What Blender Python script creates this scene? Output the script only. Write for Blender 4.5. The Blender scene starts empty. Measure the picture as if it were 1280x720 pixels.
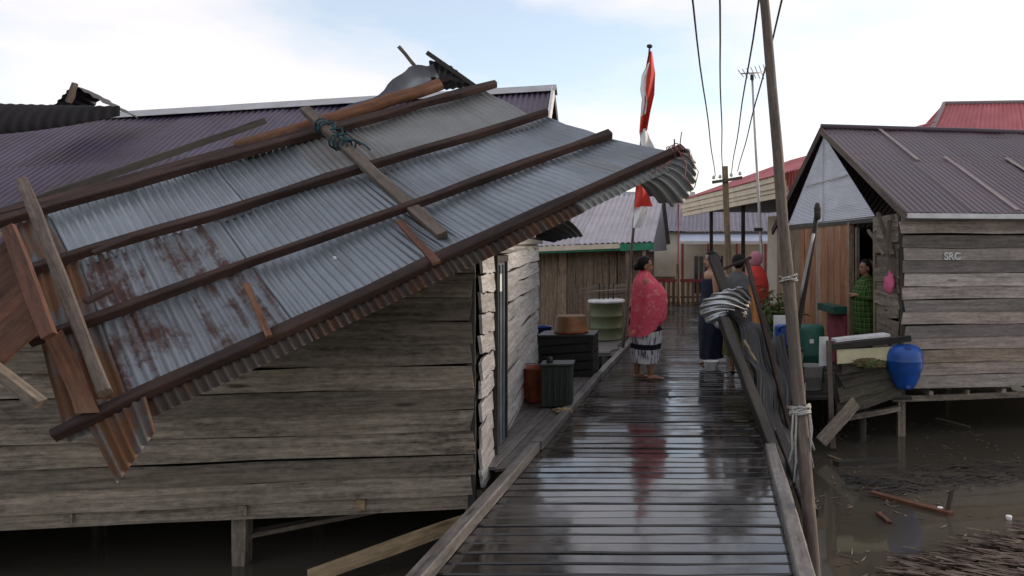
import bpy, bmesh, math, random
from mathutils import Vector, Matrix, noise
random.seed(7)
R = math.radians
V = Vector
scene = bpy.context.scene
COL = scene.collection

# ------------------------------------------------------------------ camera, sky, sun, exposure
CAM_H = 1.65
F, CX, CY = 960.0, 893.0, 308.0
cam_d = bpy.data.cameras.new('camera')
cam = bpy.data.objects.new('camera', cam_d); COL.objects.link(cam)
cam.location = (0, 0, CAM_H); cam.rotation_euler = (R(90), 0, 0)
cam_d.sensor_width = 36; cam_d.lens = F / 1280 * 36
cam_d.shift_x = (640 - CX) / 1280; cam_d.shift_y = -(360 - CY) / 1280
cam_d.clip_start = 0.05; cam_d.clip_end = 2000
scene.camera = cam
scene.render.resolution_x = 1024; scene.render.resolution_y = 576

SUN_AZ, SUN_EL = R(60), R(15)          # clockwise from +Y
world = bpy.data.worlds.new('World'); scene.world = world; world.use_nodes = True
wt = world.node_tree; wt.nodes.clear()
w_out = wt.nodes.new('ShaderNodeOutputWorld'); w_bg = wt.nodes.new('ShaderNodeBackground')
w_sky = wt.nodes.new('ShaderNodeTexSky'); w_sky.sky_type = 'NISHITA'; w_sky.sun_disc = False
w_sky.sun_elevation = SUN_EL; w_sky.sun_rotation = SUN_AZ
w_sky.air_density = 1.0; w_sky.dust_density = 1.2; w_sky.ozone_density = 1.5
w_tc = wt.nodes.new('ShaderNodeTexCoord'); w_mp = wt.nodes.new('ShaderNodeMapping')
w_mp.inputs['Scale'].default_value = (1.6, 1.6, 4.5); w_mp.inputs['Location'].default_value = (3.1, 0.4, 1.2)
w_n = wt.nodes.new('ShaderNodeTexNoise'); w_n.inputs['Scale'].default_value = 1.5
w_n.inputs['Detail'].default_value = 7; w_n.inputs['Roughness'].default_value = 0.52
w_r = wt.nodes.new('ShaderNodeValToRGB')
w_r.color_ramp.elements[0].position = 0.40; w_r.color_ramp.elements[0].color = (0.28, 0.28, 0.28, 1)
w_r.color_ramp.elements[1].position = 0.62; w_r.color_ramp.elements[1].color = (0.88, 0.88, 0.88, 1)
w_mix = wt.nodes.new('ShaderNodeMixRGB')
w_mix.inputs['Color2'].default_value = (4.15, 3.85, 3.8, 1)      # lit cloud veil
w_bg.inputs['Strength'].default_value = 0.1
wt.links.new(w_tc.outputs['Generated'], w_mp.inputs['Vector']); wt.links.new(w_mp.outputs[0], w_n.inputs['Vector'])
wt.links.new(w_n.outputs['Fac'], w_r.inputs['Fac']); wt.links.new(w_r.outputs['Color'], w_mix.inputs['Fac'])
wt.links.new(w_sky.outputs[0], w_mix.inputs['Color1']); wt.links.new(w_mix.outputs[0], w_bg.inputs['Color'])
wt.links.new(w_bg.outputs[0], w_out.inputs['Surface'])

sun_d = bpy.data.lights.new('sun', 'SUN'); sun = bpy.data.objects.new('sun', sun_d); COL.objects.link(sun)
sun_d.energy = 1.1; sun_d.angle = R(22); sun_d.color = (1.0, 0.86, 0.72)
sdir = V((math.sin(SUN_AZ) * math.cos(SUN_EL), math.cos(SUN_AZ) * math.cos(SUN_EL), math.sin(SUN_EL)))
sun.rotation_euler = (-sdir).to_track_quat('-Z', 'Y').to_euler(); sun.location = (20, 40, 20)
vs = scene.view_settings
vs.view_transform = 'Standard'; vs.look = 'None'; vs.exposure = 1.45; vs.gamma = 1.0; vs.use_curve_mapping = False

# ------------------------------------------------------------------ helpers
def at(x, y, Y):
    """world point at distance Y along the walk seen at picture point (x, y)"""
    return V(((x - CX) / F * Y, Y, CAM_H - (y - CY) / F * Y))

class NT:
    def __init__(s, m):
        m.use_nodes = True; s.t = m.node_tree; s.t.nodes.clear()
    def n(s, typ, ins=None, **props):
        nd = s.t.nodes.new('ShaderNode' + typ)
        for k, v in props.items(): setattr(nd, k, v)
        for k, v in (ins or {}).items():
            if isinstance(v, bpy.types.NodeSocket): s.t.links.new(v, nd.inputs[k])
            else: nd.inputs[k].default_value = v
        return nd
    def math(s, op, a, b=0.0, clamp=False):
        return s.n('Math', {0: a, 1: b}, operation=op, use_clamp=clamp).outputs[0]
    def mix(s, fac, a, b, mode='MIX'):
        return s.n('MixRGB', {'Fac': fac, 'Color1': a, 'Color2': b}, blend_type=mode).outputs[0]
    def ramp(s, fac, stops, interp='LINEAR'):
        r = s.n('ValToRGB', {'Fac': fac}); cr = r.color_ramp; cr.interpolation = interp
        while len(cr.elements) < len(stops): cr.elements.new(0.5)
        for e, (p, c) in zip(cr.elements, stops):
            e.position = p; e.color = (*c, 1) if len(c) == 3 else c
        return r.outputs[0]
    def noise(s, vec, scale, detail=4, rough=0.55):
        return s.n('TexNoise', {'Vector': vec, 'Scale': scale, 'Detail': detail, 'Roughness': rough}).outputs['Fac']
    def out(s, color, rough, metallic=0.0, bump=None, bstr=0.3, bdist=0.01, spec=0.5, coat=None, alpha=None):
        b = s.n('BsdfPrincipled', {'Base Color': color, 'Roughness': rough, 'Metallic': metallic, 'Specular IOR Level': spec})
        if coat is not None:
            b.inputs['Coat Weight'].default_value = coat[0]; b.inputs['Coat Roughness'].default_value = coat[1]
        if bump is not None:
            bp = s.n('Bump', {'Height': bump, 'Strength': bstr, 'Distance': bdist})
            s.t.links.new(bp.outputs[0], b.inputs['Normal'])
        o = s.n('OutputMaterial'); s.t.links.new(b.outputs[0], o.inputs['Surface'])
        return b

MATS = {}
def c3(*c): return (*c, 1.0)

def wood(name, dark, light, tone=(0.7, 1.25), rough=0.85, grain=1.0, stain=None, stain_amt=0.4, tones=None, wet=None, spec=0.3):
    """weathered timber; grain runs along local X, each piece has its own tone"""
    m = bpy.data.materials.new(name); t = NT(m); MATS[name] = m
    tc = t.n('TexCoord').outputs['Object']; oi = t.n('ObjectInfo').outputs['Random']
    off = t.n('CombineXYZ', {0: t.math('MULTIPLY', oi, 61.0), 1: t.math('MULTIPLY', oi, 37.0), 2: t.math('MULTIPLY', oi, 83.0)}).outputs[0]
    vec = t.n('VectorMath', {0: tc, 1: off}, operation='ADD').outputs[0]
    gv = t.n('Mapping', {'Vector': vec, 'Scale': (1.6 * grain, 28 * grain, 28 * grain)}).outputs[0]
    g = t.noise(gv, 1.0, 6, 0.65)
    g2 = t.noise(t.n('Mapping', {'Vector': vec, 'Scale': (5, 90, 90)}).outputs[0], 1.0, 3, 0.6)
    blot = t.noise(t.n('Mapping', {'Vector': vec, 'Scale': (1.5, 4, 4)}).outputs[0], 1.0, 5, 0.6)
    spk = t.noise(t.n('Mapping', {'Vector': vec, 'Scale': (14, 34, 34)}).outputs[0], 1.0, 5, 0.7)
    gmix = t.math('ADD', t.math('ADD', t.math('MULTIPLY', g, 0.40), t.math('MULTIPLY', blot, 0.30)), t.math('MULTIPLY', spk, 0.30))
    col = t.ramp(gmix, [(0.38, dark), (0.60, light)])
    if tones:
        n = len(tones)
        tr = t.ramp(oi, [(i / n, c) for i, c in enumerate(tones)], 'CONSTANT')
        col = t.mix(1.0, col, tr, 'MULTIPLY')
    val = t.n('MapRange', {'Value': t.math('FRACT', t.math('MULTIPLY', oi, 17.3)), 'To Min': tone[0], 'To Max': tone[1]}).outputs[0]
    vcol = t.n('CombineColor', {0: val, 1: val, 2: val}).outputs[0]
    col = t.mix(1.0, col, vcol, 'MULTIPLY')
    if stain:
        sm = t.n('MapRange', {'Value': blot, 'From Min': 0.48, 'From Max': 0.68, 'To Min': 0.0, 'To Max': stain_amt}).outputs[0]
        col = t.mix(sm, col, c3(*stain))
    fine = t.ramp(g2, [(0.35, (0.45, 0.45, 0.45)), (0.5, (1, 1, 1))])
    col = t.mix(0.4, col, t.mix(1.0, col, fine, 'MULTIPLY'))
    kv = t.n('TexVoronoi', {'Vector': t.n('Mapping', {'Vector': vec, 'Scale': (1.1, 5.5, 5.5)}).outputs[0], 'Scale': 1.0}, feature='F1').outputs['Distance']
    col = t.mix(t.ramp(kv, [(0.05, (0.8, 0.8, 0.8)), (0.11, (0, 0, 0))]), col, c3(dark[0] * .5, dark[1] * .45, dark[2] * .4))
    if wet:
        geo = t.n('NewGeometry').outputs['Position']
        wn = t.noise(t.n('Mapping', {'Vector': geo, 'Scale': (1.1, 0.75, 1)}).outputs[0], 1.5, 4, 0.6)
        wn2 = t.noise(geo, 9.0, 3, 0.6)
        wsum = t.math('ADD', t.math('MULTIPLY', wn, 0.8), t.math('MULTIPLY', wn2, 0.2))
        pud = t.n('MapRange', {'Value': wsum, 'From Min': wet[2], 'From Max': wet[3], 'To Min': 0.0, 'To Max': 1.0}).outputs[0]
        rr = t.n('MapRange', {'Value': pud, 'To Min': wet[0], 'To Max': wet[1]}).outputs[0]
        bh = t.math('MULTIPLY', g, t.n('MapRange', {'Value': pud, 'To Min': 0.8, 'To Max': 0.03}).outputs[0])
        t.out(col, rr, bump=bh, bstr=0.25, bdist=0.005, spec=spec)
    else:
        t.out(col, rough, bump=t.math('ADD', g, t.math('MULTIPLY', g2, 0.5)), bstr=0.55, bdist=0.008, spec=spec)
    return m

def sheet_metal(name, base, base2, rust=0.0, rustcol=(0.17, 0.055, 0.025), rough=0.5, metallic=0.4, streak=(9, 0.9), spec=0.5, dirt=0.35):
    """corrugated iron: UV is metres across and along the sheet; rust runs along it"""
    m = bpy.data.materials.new(name); t = NT(m); MATS[name] = m
    uv = t.n('UVMap').outputs[0]; oi = t.n('ObjectInfo').outputs['Random']
    off = t.n('CombineXYZ', {0: t.math('MULTIPLY', oi, 41.0), 1: t.math('MULTIPLY', oi, 23.0)}).outputs[0]
    vec = t.n('VectorMath', {0: uv, 1: off}, operation='ADD').outputs[0]
    n1 = t.noise(t.n('Mapping', {'Vector': vec, 'Scale': (streak[0], streak[1], 1)}).outputs[0], 1.0, 5, 0.6)
    n2 = t.noise(vec, 2.2, 5, 0.6)
    n3 = t.noise(vec, 30.0, 3, 0.6)
    col = t.mix(t.ramp(n2, [(0.35, (0, 0, 0)), (0.65, (1, 1, 1))]), c3(*base), c3(*base2))
    val = t.n('MapRange', {'Value': oi, 'To Min': 0.85, 'To Max': 1.12}).outputs[0]
    col = t.mix(1.0, col, t.n('CombineColor', {0: val, 1: val, 2: val}).outputs[0], 'MULTIPLY')
    dm = t.n('MapRange', {'Value': n1, 'From Min': 0.5, 'From Max': 0.75, 'To Max': dirt}).outputs[0]
    col = t.mix(dm, col, c3(base[0] * 0.45, base[1] * 0.42, base[2] * 0.4))
    rs = t.math('ADD', t.math('MULTIPLY', n1, 0.6), t.math('MULTIPLY', n2, 0.4))
    rs = t.math('ADD', rs, t.math('MULTIPLY', t.math('SUBTRACT', n3, 0.5), 0.15))
    lo = 0.72 - 0.4 * rust
    rm = t.n('MapRange', {'Value': rs, 'From Min': lo, 'From Max': lo + 0.07}).outputs[0]
    rc = t.mix(n3, c3(*rustcol), c3(rustcol[0] * 1.9, rustcol[1] * 2.2, rustcol[2] * 1.8))
    col = t.mix(rm, col, rc)
    met = t.math('MULTIPLY', t.math('SUBTRACT', 1.0, rm), metallic)
    rg = t.math('ADD', t.n('MapRange', {'Value': n2, 'To Min': rough - 0.08, 'To Max': rough + 0.12}).outputs[0], t.math('MULTIPLY', rm, 0.3), True)
    t.out(col, rg, met, bump=n3, bstr=0.12, bdist=0.004, spec=spec)
    return m

def plain(name, col, rough=0.6, metallic=0.0, var=0.25, scale=8.0, spec=0.4, col2=None, bstr=0.15):
    m = bpy.data.materials.new(name); t = NT(m); MATS[name] = m
    tc = t.n('TexCoord').outputs['Object']
    n = t.noise(tc, scale, 5, 0.6)
    c2 = col2 or tuple(x * (1 - 2 * var) for x in col)
    c = t.mix(t.ramp(n, [(0.35, (0, 0, 0)), (0.7, (1, 1, 1))]), c3(*c2), c3(*col))
    t.out(c, rough, metallic, bump=n, bstr=bstr, bdist=0.01, spec=spec)
    return m

wood('deck_wood', (0.012, 0.010, 0.009), (0.056, 0.048, 0.043), (0.5, 1.5), wet=(0.34, 0.10, 0.29, 0.52), spec=0.7)
wood('curb_wood', (0.05, 0.045, 0.042), (0.20, 0.18, 0.165), (0.8, 1.15), wet=(0.6, 0.3, 0.45, 0.6), spec=0.4)
wood('grey_wood', (0.060, 0.045, 0.034), (0.350, 0.285, 0.222), (0.62, 1.2), stain=(0.080, 0.056, 0.036), stain_amt=0.5)
wood('white_wood', (0.16, 0.15, 0.145), (0.52, 0.50, 0.485), (0.8, 1.15), stain=(0.14, 0.12, 0.10), stain_amt=0.55)
wood('brown_wood', (0.014, 0.008, 0.007), (0.052, 0.027, 0.021), (0.75, 1.3), rough=0.7, stain=(0.09, 0.05, 0.035))
wood('orange_wood', (0.075, 0.034, 0.018), (0.23, 0.10, 0.048), (0.85, 1.2), rough=0.7, stain=(0.10, 0.07, 0.05))
wood('orange_bright', (0.22, 0.08, 0.025), (0.50, 0.22, 0.07), (0.9, 1.1))
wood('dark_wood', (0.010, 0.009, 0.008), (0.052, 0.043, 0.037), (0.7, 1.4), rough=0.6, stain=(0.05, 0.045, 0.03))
wood('pole_wood', (0.055, 0.040, 0.032), (0.185, 0.145, 0.118), (0.95, 1.05), rough=0.85, stain=(0.07, 0.055, 0.045), stain_amt=0.6)
wood('damp_wood', (0.026, 0.021, 0.016), (0.135, 0.112, 0.088), (0.7, 1.2), stain=(0.05, 0.055, 0.025))
wood('tan_wood', (0.13, 0.09, 0.05), (0.32, 0.235, 0.135), (0.85, 1.15))
wood('hut_wood', (0.095, 0.062, 0.040), (0.40, 0.29, 0.20), (0.65, 1.25), stain=(0.09, 0.06, 0.045), stain_amt=0.6)
wood('right_wood', (0.35, 0.33, 0.32), (0.95, 0.92, 0.9), (0.75, 1.15), stain=(0.05, 0.045, 0.04), stain_amt=0.45,
     tones=[(0.43, 0.34, 0.265), (0.68, 0.58, 0.53), (0.34, 0.30, 0.275), (0.55, 0.46, 0.40), (0.70, 0.62, 0.58), (0.46, 0.40, 0.365)])
wood('panel_wood', (0.14, 0.055, 0.026), (0.40, 0.175, 0.075), (0.85, 1.15), rough=0.6, stain=(0.30, 0.21, 0.15), stain_amt=0.7)
wood('rust_board', (0.042, 0.019, 0.013), (0.165, 0.070, 0.040), (0.7, 1.3), rough=0.7, stain=(0.07, 0.035, 0.025))
sheet_metal('galvanised', (0.25, 0.275, 0.30), (0.19, 0.205, 0.22), 0.12, metallic=0.55, rough=0.36)
sheet_metal('galvanised_worn', (0.25, 0.25, 0.24), (0.19, 0.185, 0.18), 0.42, metallic=0.45, rough=0.5)
sheet_metal('galvanised_rusty', (0.23, 0.245, 0.265), (0.18, 0.185, 0.20), 0.56, rustcol=(0.050, 0.022, 0.020), metallic=0.4)
sheet_metal('rust_iron', (0.12, 0.115, 0.115), (0.08, 0.05, 0.04), 0.66, rustcol=(0.085, 0.034, 0.018), metallic=0.2, rough=0.7)
sheet_metal('dark_iron', (0.016, 0.015, 0.016), (0.028, 0.026, 0.026), 0.25, rustcol=(0.06, 0.028, 0.02), metallic=0.3, rough=0.45)
sheet_metal('shade_iron', (0.012, 0.011, 0.013), (0.018, 0.016, 0.018), 0.2, rustcol=(0.03, 0.016, 0.012), metallic=0.0, rough=0.75, spec=0.2)  # matte black puts the shade under the peeled lip into the colour
sheet_metal('purple_roof', (0.070, 0.046, 0.088), (0.048, 0.030, 0.046), 0.22, rustcol=(0.10, 0.04, 0.04), metallic=0.1, rough=0.42)
sheet_metal('maroon_roof', (0.066, 0.041, 0.052), (0.098, 0.062, 0.070), 0.22, rustcol=(0.12, 0.05, 0.05), metallic=0.1, rough=0.5)
sheet_metal('faded_strip', (0.20, 0.15, 0.155), (0.24, 0.18, 0.17), 0.1, metallic=0.0, rough=0.6)
sheet_metal('red_roof', (0.47, 0.105, 0.115), (0.38, 0.085, 0.09), 0.12, rustcol=(0.2, 0.06, 0.05), metallic=0.0, rough=0.5)
sheet_metal('gable_metal', (0.70, 0.71, 0.76), (0.60, 0.61, 0.66), 0.06, metallic=0.2, rough=0.5)
sheet_metal('pink_grey_roof', (0.40, 0.36, 0.385), (0.33, 0.295, 0.315), 0.12, rustcol=(0.22, 0.13, 0.13), metallic=0.2, rough=0.5)
sheet_metal('slate_roof', (0.20, 0.185, 0.215), (0.16, 0.145, 0.17), 0.12, rustcol=(0.15, 0.1, 0.1), metallic=0.1, rough=0.55)
sheet_metal('grey_roof', (0.34, 0.36, 0.38), (0.28, 0.30, 0.31), 0.1, metallic=0.2, rough=0.5)
plain('ridge_cap', (0.46, 0.45, 0.46), 0.5, 0.2, 0.15, 5)
plain('chalk_paint', (0.78, 0.80, 0.74), 0.9, var=0.2, scale=40)
plain('dull_grey', (0.24, 0.235, 0.26), 0.8, var=0.15, scale=3)
plain('strip_pink', (0.27, 0.205, 0.20), 0.6, var=0.15, scale=4)
plain('cream_paint', (0.74, 0.62, 0.46), 0.7, var=0.12, scale=3)
plain('cream_wall', (0.80, 0.72, 0.61), 0.85, var=0.10, scale=2)
plain('white_paint', (0.70, 0.68, 0.66), 0.6, var=0.12, scale=6)
plain('yellow_board', (0.62, 0.55, 0.34), 0.6, var=0.12, scale=5)
plain('awning_blue', (0.42, 0.47, 0.56), 0.5, var=0.1, scale=2)
plain('green_paint', (0.035, 0.27, 0.14), 0.5, var=0.2)
plain('dull_green', (0.02, 0.10, 0.07), 0.6, var=0.2)
plain('drum_green', (0.085, 0.12, 0.05), 0.55, var=0.3, scale=6, col2=(0.10, 0.085, 0.045))
plain('crate_green', (0.022, 0.032, 0.022), 0.55, var=0.3)
plain('black_stuff', (0.012, 0.012, 0.012), 0.5, var=0.3)
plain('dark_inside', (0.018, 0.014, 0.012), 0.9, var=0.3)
plain('blue_plastic', (0.012, 0.095, 0.43), 0.42, var=0.28, scale=4, spec=0.5)
plain('navy_plastic', (0.012, 0.055, 0.25), 0.4, var=0.2)
plain('orange_plastic', (0.27, 0.105, 0.030), 0.6, var=0.3, scale=7, col2=(0.11, 0.065, 0.03))
plain('red_cloth', (0.60, 0.045, 0.030), 0.8, var=0.12)
plain('rust_red', (0.32, 0.07, 0.03), 0.7, var=0.3)
plain('white_cloth', (0.75, 0.72, 0.70), 0.85, var=0.06)
plain('pink_cloth', (0.65, 0.14, 0.25), 0.8, var=0.15)
plain('pink_post', (0.30, 0.055, 0.075), 0.6, var=0.2)
plain('rope_white', (0.42, 0.40, 0.37), 0.9, var=0.2, scale=60)
plain('rope_teal', (0.015, 0.065, 0.085), 0.9, var=0.3, scale=60)
plain('rope_green', (0.02, 0.32, 0.20), 0.8, var=0.2, scale=60)
plain('wire_red', (0.30, 0.10, 0.09), 0.6, var=0.2)
plain('cable_black', (0.05, 0.045, 0.05), 0.6, var=0.1)
plain('antenna_metal', (0.46, 0.44, 0.43), 0.45, 0.4, 0.1)
plain('glass_dark', (0.02, 0.022, 0.028), 0.1, var=0.1, spec=0.6)
plain('blue_door', (0.12, 0.14, 0.165), 0.65, var=0.3, scale=5)
plain('skin', (0.30, 0.145, 0.085), 0.5, var=0.08, scale=12)
plain('skin_pale', (0.42, 0.22, 0.14), 0.5, var=0.08, scale=12)
plain('hair_black', (0.007, 0.006, 0.006), 0.6, var=0.3, scale=80, bstr=0.6, spec=0.2)
plain('lips', (0.24, 0.07, 0.06), 0.45, var=0.1)
plain('eye_dark', (0.012, 0.010, 0.010), 0.2, var=0.1)
plain('navy_cloth', (0.012, 0.017, 0.045), 0.85, var=0.3)
plain('grey_cloth', (0.115, 0.12, 0.125), 0.8, var=0.2)
plain('olive_cloth', (0.13, 0.125, 0.025), 0.85, var=0.3)
plain('scarf_pink', (0.50, 0.19, 0.24), 0.85, var=0.15)
plain('stem_brown', (0.07, 0.05, 0.03), 0.8)

def leafmat(name, a, b):
    m = bpy.data.materials.new(name); t = NT(m); MATS[name] = m
    tc = t.n('TexCoord').outputs['Object']
    n = t.noise(tc, 7.0, 3)
    t.out(t.mix(t.ramp(n, [(0.35, (0, 0, 0)), (0.65, (1, 1, 1))]), c3(*a), c3(*b)), 0.55, spec=0.4)
leafmat('leaf_green', (0.030, 0.060, 0.016), (0.085, 0.115, 0.030))
leafmat('thatch_straw', (0.055, 0.032, 0.022), (0.17, 0.125, 0.092))
leafmat('leaf_dry', (0.10, 0.065, 0.025), (0.07, 0.085, 0.025))

def water_mat():
    m = bpy.data.materials.new('river_water'); t = NT(m); MATS['river_water'] = m
    p = t.n('NewGeometry').outputs['Position']
    n = t.noise(p, 1.7, 3, 0.5); n2 = t.noise(t.n('Mapping', {'Vector': p, 'Scale': (1, 0.5, 1)}).outputs[0], 6.0, 3, 0.5)
    h = t.math('ADD', t.math('MULTIPLY', n, 0.7), t.math('MULTIPLY', n2, 0.25))
    col = t.mix(t.noise(p, 0.6, 4), c3(0.052, 0.045, 0.033), c3(0.082, 0.072, 0.056))
    t.out(col, 0.045, bump=h, bstr=0.08, bdist=0.03, spec=0.5)
water_mat()

def batik_mat():
    m = bpy.data.materials.new('batik_pink'); t = NT(m); MATS['batik_pink'] = m
    uv = t.n('UVMap').outputs[0]
    mp = t.n('Mapping', {'Vector': uv, 'Scale': (1, 1, 1)}).outputs[0]
    wob = t.n('TexNoise', {'Vector': mp, 'Scale': 14.0, 'Detail': 3}).outputs['Color']
    vec = t.mix(0.10, mp, wob)
    vo = t.n('TexVoronoi', {'Vector': vec, 'Scale': 9.0}, feature='F1').outputs['Distance']
    n = t.noise(vec, 22.0, 4)
    col = t.mix(t.ramp(vo, [(0.14, (1, 1, 1)), (0.30, (0, 0, 0))]), c3(0.56, 0.075, 0.115), c3(0.62, 0.24, 0.16))
    col = t.mix(t.ramp(n, [(0.56, (0, 0, 0)), (0.66, (0.7, 0.7, 0.7))]), col, c3(0.60, 0.22, 0.25))
    t.out(col, 0.85, bump=n, bstr=0.1, spec=0.2)
batik_mat()

def skirt_mat():
    m = bpy.data.materials.new('skirt_print'); t = NT(m); MATS['skirt_print'] = m
    uv = t.n('UVMap').outputs[0]
    sx = t.n('SeparateXYZ', {0: uv}); u, v = sx.outputs[0], sx.outputs[1]
    st = t.n('TexNoise', {'Vector': t.n('Mapping', {'Vector': uv, 'Scale': (38, 7, 1)}).outputs[0], 'Scale': 1.0, 'Detail': 3}).outputs['Fac']
    col = t.mix(t.ramp(st, [(0.42, (0, 0, 0)), (0.5, (1, 1, 1))]), c3(0.11, 0.105, 0.13), c3(0.46, 0.44, 0.46))
    # woven black bands at mid-height and waist
    b1 = t.math('MULTIPLY', t.math('GREATER_THAN', v, 0.405), t.math('LESS_THAN', v, 0.475))
    b2 = t.math('GREATER_THAN', v, 0.64)
    col = t.mix(t.math('ADD', b1, b2, True), col, c3(0.012, 0.012, 0.015))
    t.out(col, 0.9, spec=0.15)
skirt_mat()

def check_mat():
    m = bpy.data.materials.new('green_check'); t = NT(m); MATS['green_check'] = m
    uv = t.n('UVMap').outputs[0]
    sx = t.n('SeparateXYZ', {0: uv})
    def line(s, k, w):
        f = t.math('FRACT', t.math('MULTIPLY', s, k)); return t.math('LESS_THAN', f, w)
    a = line(sx.outputs[0], 13.0, 0.45); b = line(sx.outputs[1], 13.0, 0.45)
    c = line(sx.outputs[0], 13.0, 0.10); d = line(sx.outputs[1], 13.0, 0.10)
    col = t.mix(t.math('MULTIPLY', t.math('ADD', a, b), 0.5), c3(0.040, 0.085, 0.014), c3(0.006, 0.024, 0.006))
    col = t.mix(t.math('MULTIPLY', t.math('MAXIMUM', c, d), 0.7), col, c3(0.16, 0.21, 0.08))
    t.out(col, 0.85, spec=0.2)
check_mat()

def obj(name, me, mat, parent=None, mw=None):
    o = bpy.data.objects.new(name, me); COL.objects.link(o)
    if mat and not me.materials: me.materials.append(MATS[mat])
    o.matrix_basis = mw or Matrix()
    if parent is not None:
        o.parent = parent; o.matrix_parent_inverse = world_of(parent).inverted()
    return o
def world_of(o):
    if o.parent is None: return o.matrix_basis.copy()
    return world_of(o.parent) @ o.matrix_parent_inverse @ o.matrix_basis
def tag(o, label, cat, group=None, kind=None):
    o['label'] = label
    if cat: o['category'] = cat
    if group: o['group'] = group
    if kind: o['kind'] = kind
    return o
def thing(name, label, cat, loc, rz=0.0, group=None):
    o = bpy.data.objects.new(name, None); COL.objects.link(o); o.empty_display_size = 0.2
    o.matrix_basis = Matrix.Translation(V(loc)) @ Matrix.Rotation(rz, 4, 'Z')
    return tag(o, label, cat, group)

def me_from(name, vs_, fs, uvs=None, smooth=False):
    me = bpy.data.meshes.new(name); me.from_pydata([tuple(v) for v in vs_], [], fs)
    if uvs:
        ul = me.uv_layers.new(name='UVMap')
        for l in me.loops: ul.data[l.index].uv = uvs[l.vertex_index]
    if smooth: me.polygons.foreach_set('use_smooth', [True] * len(me.polygons))
    me.update(); return me

def axis_frame(p0, p1, up=V((0, 0, 1))):
    x = (p1 - p0).normalized()
    if abs(x.dot(up)) > 0.97: up = V((0, 1, 0))
    y = up.cross(x).normalized(); z = x.cross(y)
    m = Matrix((x, y, z)).transposed().to_4x4(); m.translation = (p0 + p1) / 2
    return m

def bar_mesh(L, w, t, segs=3, jit=0.004, cham=0.0, taper=1.0, rag=0.0, bow=0.0):
    """timber along X: w in Y, t in Z, chamfered upper edges, uneven edges, ragged ends"""
    prof = [(-w/2, -t/2), (w/2, -t/2), (w/2, t/2 - cham), (w/2 - cham, t/2), (-w/2 + cham, t/2), (-w/2, t/2 - cham)] if cham else \
           [(-w/2, -t/2), (w/2, -t/2), (w/2, t/2), (-w/2, t/2)]
    n = len(prof); vv, ff = [], []
    for i in range(segs + 1):
        f = i / segs; sc = 1 + (taper - 1) * f
        jy = random.uniform(-jit, jit); jz = random.uniform(-jit, jit) * 0.5 + bow * (1 - (2 * f - 1) ** 2)
        wj = 1 + random.uniform(-jit, jit) * 2 / w
        sk = random.uniform(-rag, rag) if i in (0, segs) else 0
        for y, z in prof:
            vv.append((-L/2 + L * f + sk * (y / w * 2 + random.uniform(-.4, .4)), y * sc * wj + jy, z * sc + jz))
    for i in range(segs):
        for j in range(n):
            a, b = i * n + j, i * n + (j + 1) % n
            ff.append((a, b, b + n, a + n))
    ff.append(tuple(range(n))[::-1]); ff.append(tuple(segs * n + j for j in range(n)))
    me = me_from('timber', vv, [f[::-1] for f in ff]); return me

def bar(name, p0, p1, w, t, mat, parent=None, up=V((0, 0, 1)), **k):
    p0, p1 = V(p0), V(p1)
    return obj(name, bar_mesh((p1 - p0).length, w, t, **k), mat, parent, axis_frame(p0, p1, up))

def tube_verts(pts, rads, n=8, jit=0.0):
    vv, ff = [], []
    prev = None
    for i, p in enumerate(pts):
        d = (pts[min(i + 1, len(pts) - 1)] - pts[max(i - 1, 0)]).normalized()
        a = V((0, 0, 1)) if abs(d.z) < 0.95 else V((0, 1, 0))
        y = a.cross(d).normalized()
        if prev is not None:
            y = (prev - d * prev.dot(d)).normalized()
        prev = y; z = d.cross(y)
        for k in range(n):
            an = 2 * math.pi * k / n; r = rads[i] * (1 + random.uniform(-jit, jit))
            vv.append(p + (y * math.cos(an) + z * math.sin(an)) * r)
    for i in range(len(pts) - 1):
        for k in range(n):
            a, b = i * n + k, i * n + (k + 1) % n
            ff.append((a, b, b + n, a + n))
    ff.append(tuple(range(n))[::-1]); ff.append(tuple((len(pts) - 1) * n + k for k in range(n)))
    return vv, ff

def log(name, p0, p1, r0, r1, mat, parent=None, n=10, segs=6, jit=0.06, bend=0.0, side=V((1, 0, 0))):
    p0, p1 = V(p0), V(p1); L = (p1 - p0).length; M = axis_frame(p0, p1)
    pts, rads = [], []
    for i in range(segs + 1):
        f = i / segs
        pts.append(V((-L/2 + L * f, random.uniform(-1, 1) * r0 * 0.12 + bend * math.sin(math.pi * f), random.uniform(-1, 1) * r0 * 0.12)))
        rads.append((r0 + (r1 - r0) * f) * (1 + random.uniform(-jit, jit) * 0.6))
    vv, ff = tube_verts(pts, rads, n, jit)
    me = me_from('log', vv, ff, smooth=True)
    return obj(name, me, mat, parent, M)

def cord(name, pts, r, mat, parent=None, n=5, mats=None):
    """a rope, wire or rod following a path (world points)"""
    pts = [V(p) for p in pts]; c = pts[0].copy()
    vv, ff = tube_verts([p - c for p in pts], [r] * len(pts), n)
    return obj(name, me_from('cord', vv, ff, smooth=True), mat, parent, Matrix.Translation(c))

def surf(nu, nv, fn):
    vv, uv, ff = [], [], []
    for j in range(nv + 1):
        for i in range(nu + 1):
            p, t = fn(i / nu, j / nv); vv.append(p); uv.append(t)
    for j in range(nv):
        for i in range(nu):
            a = j * (nu + 1) + i; ff.append((a, a + 1, a + nu + 2, a + nu + 1))
    return vv, ff, uv

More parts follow.
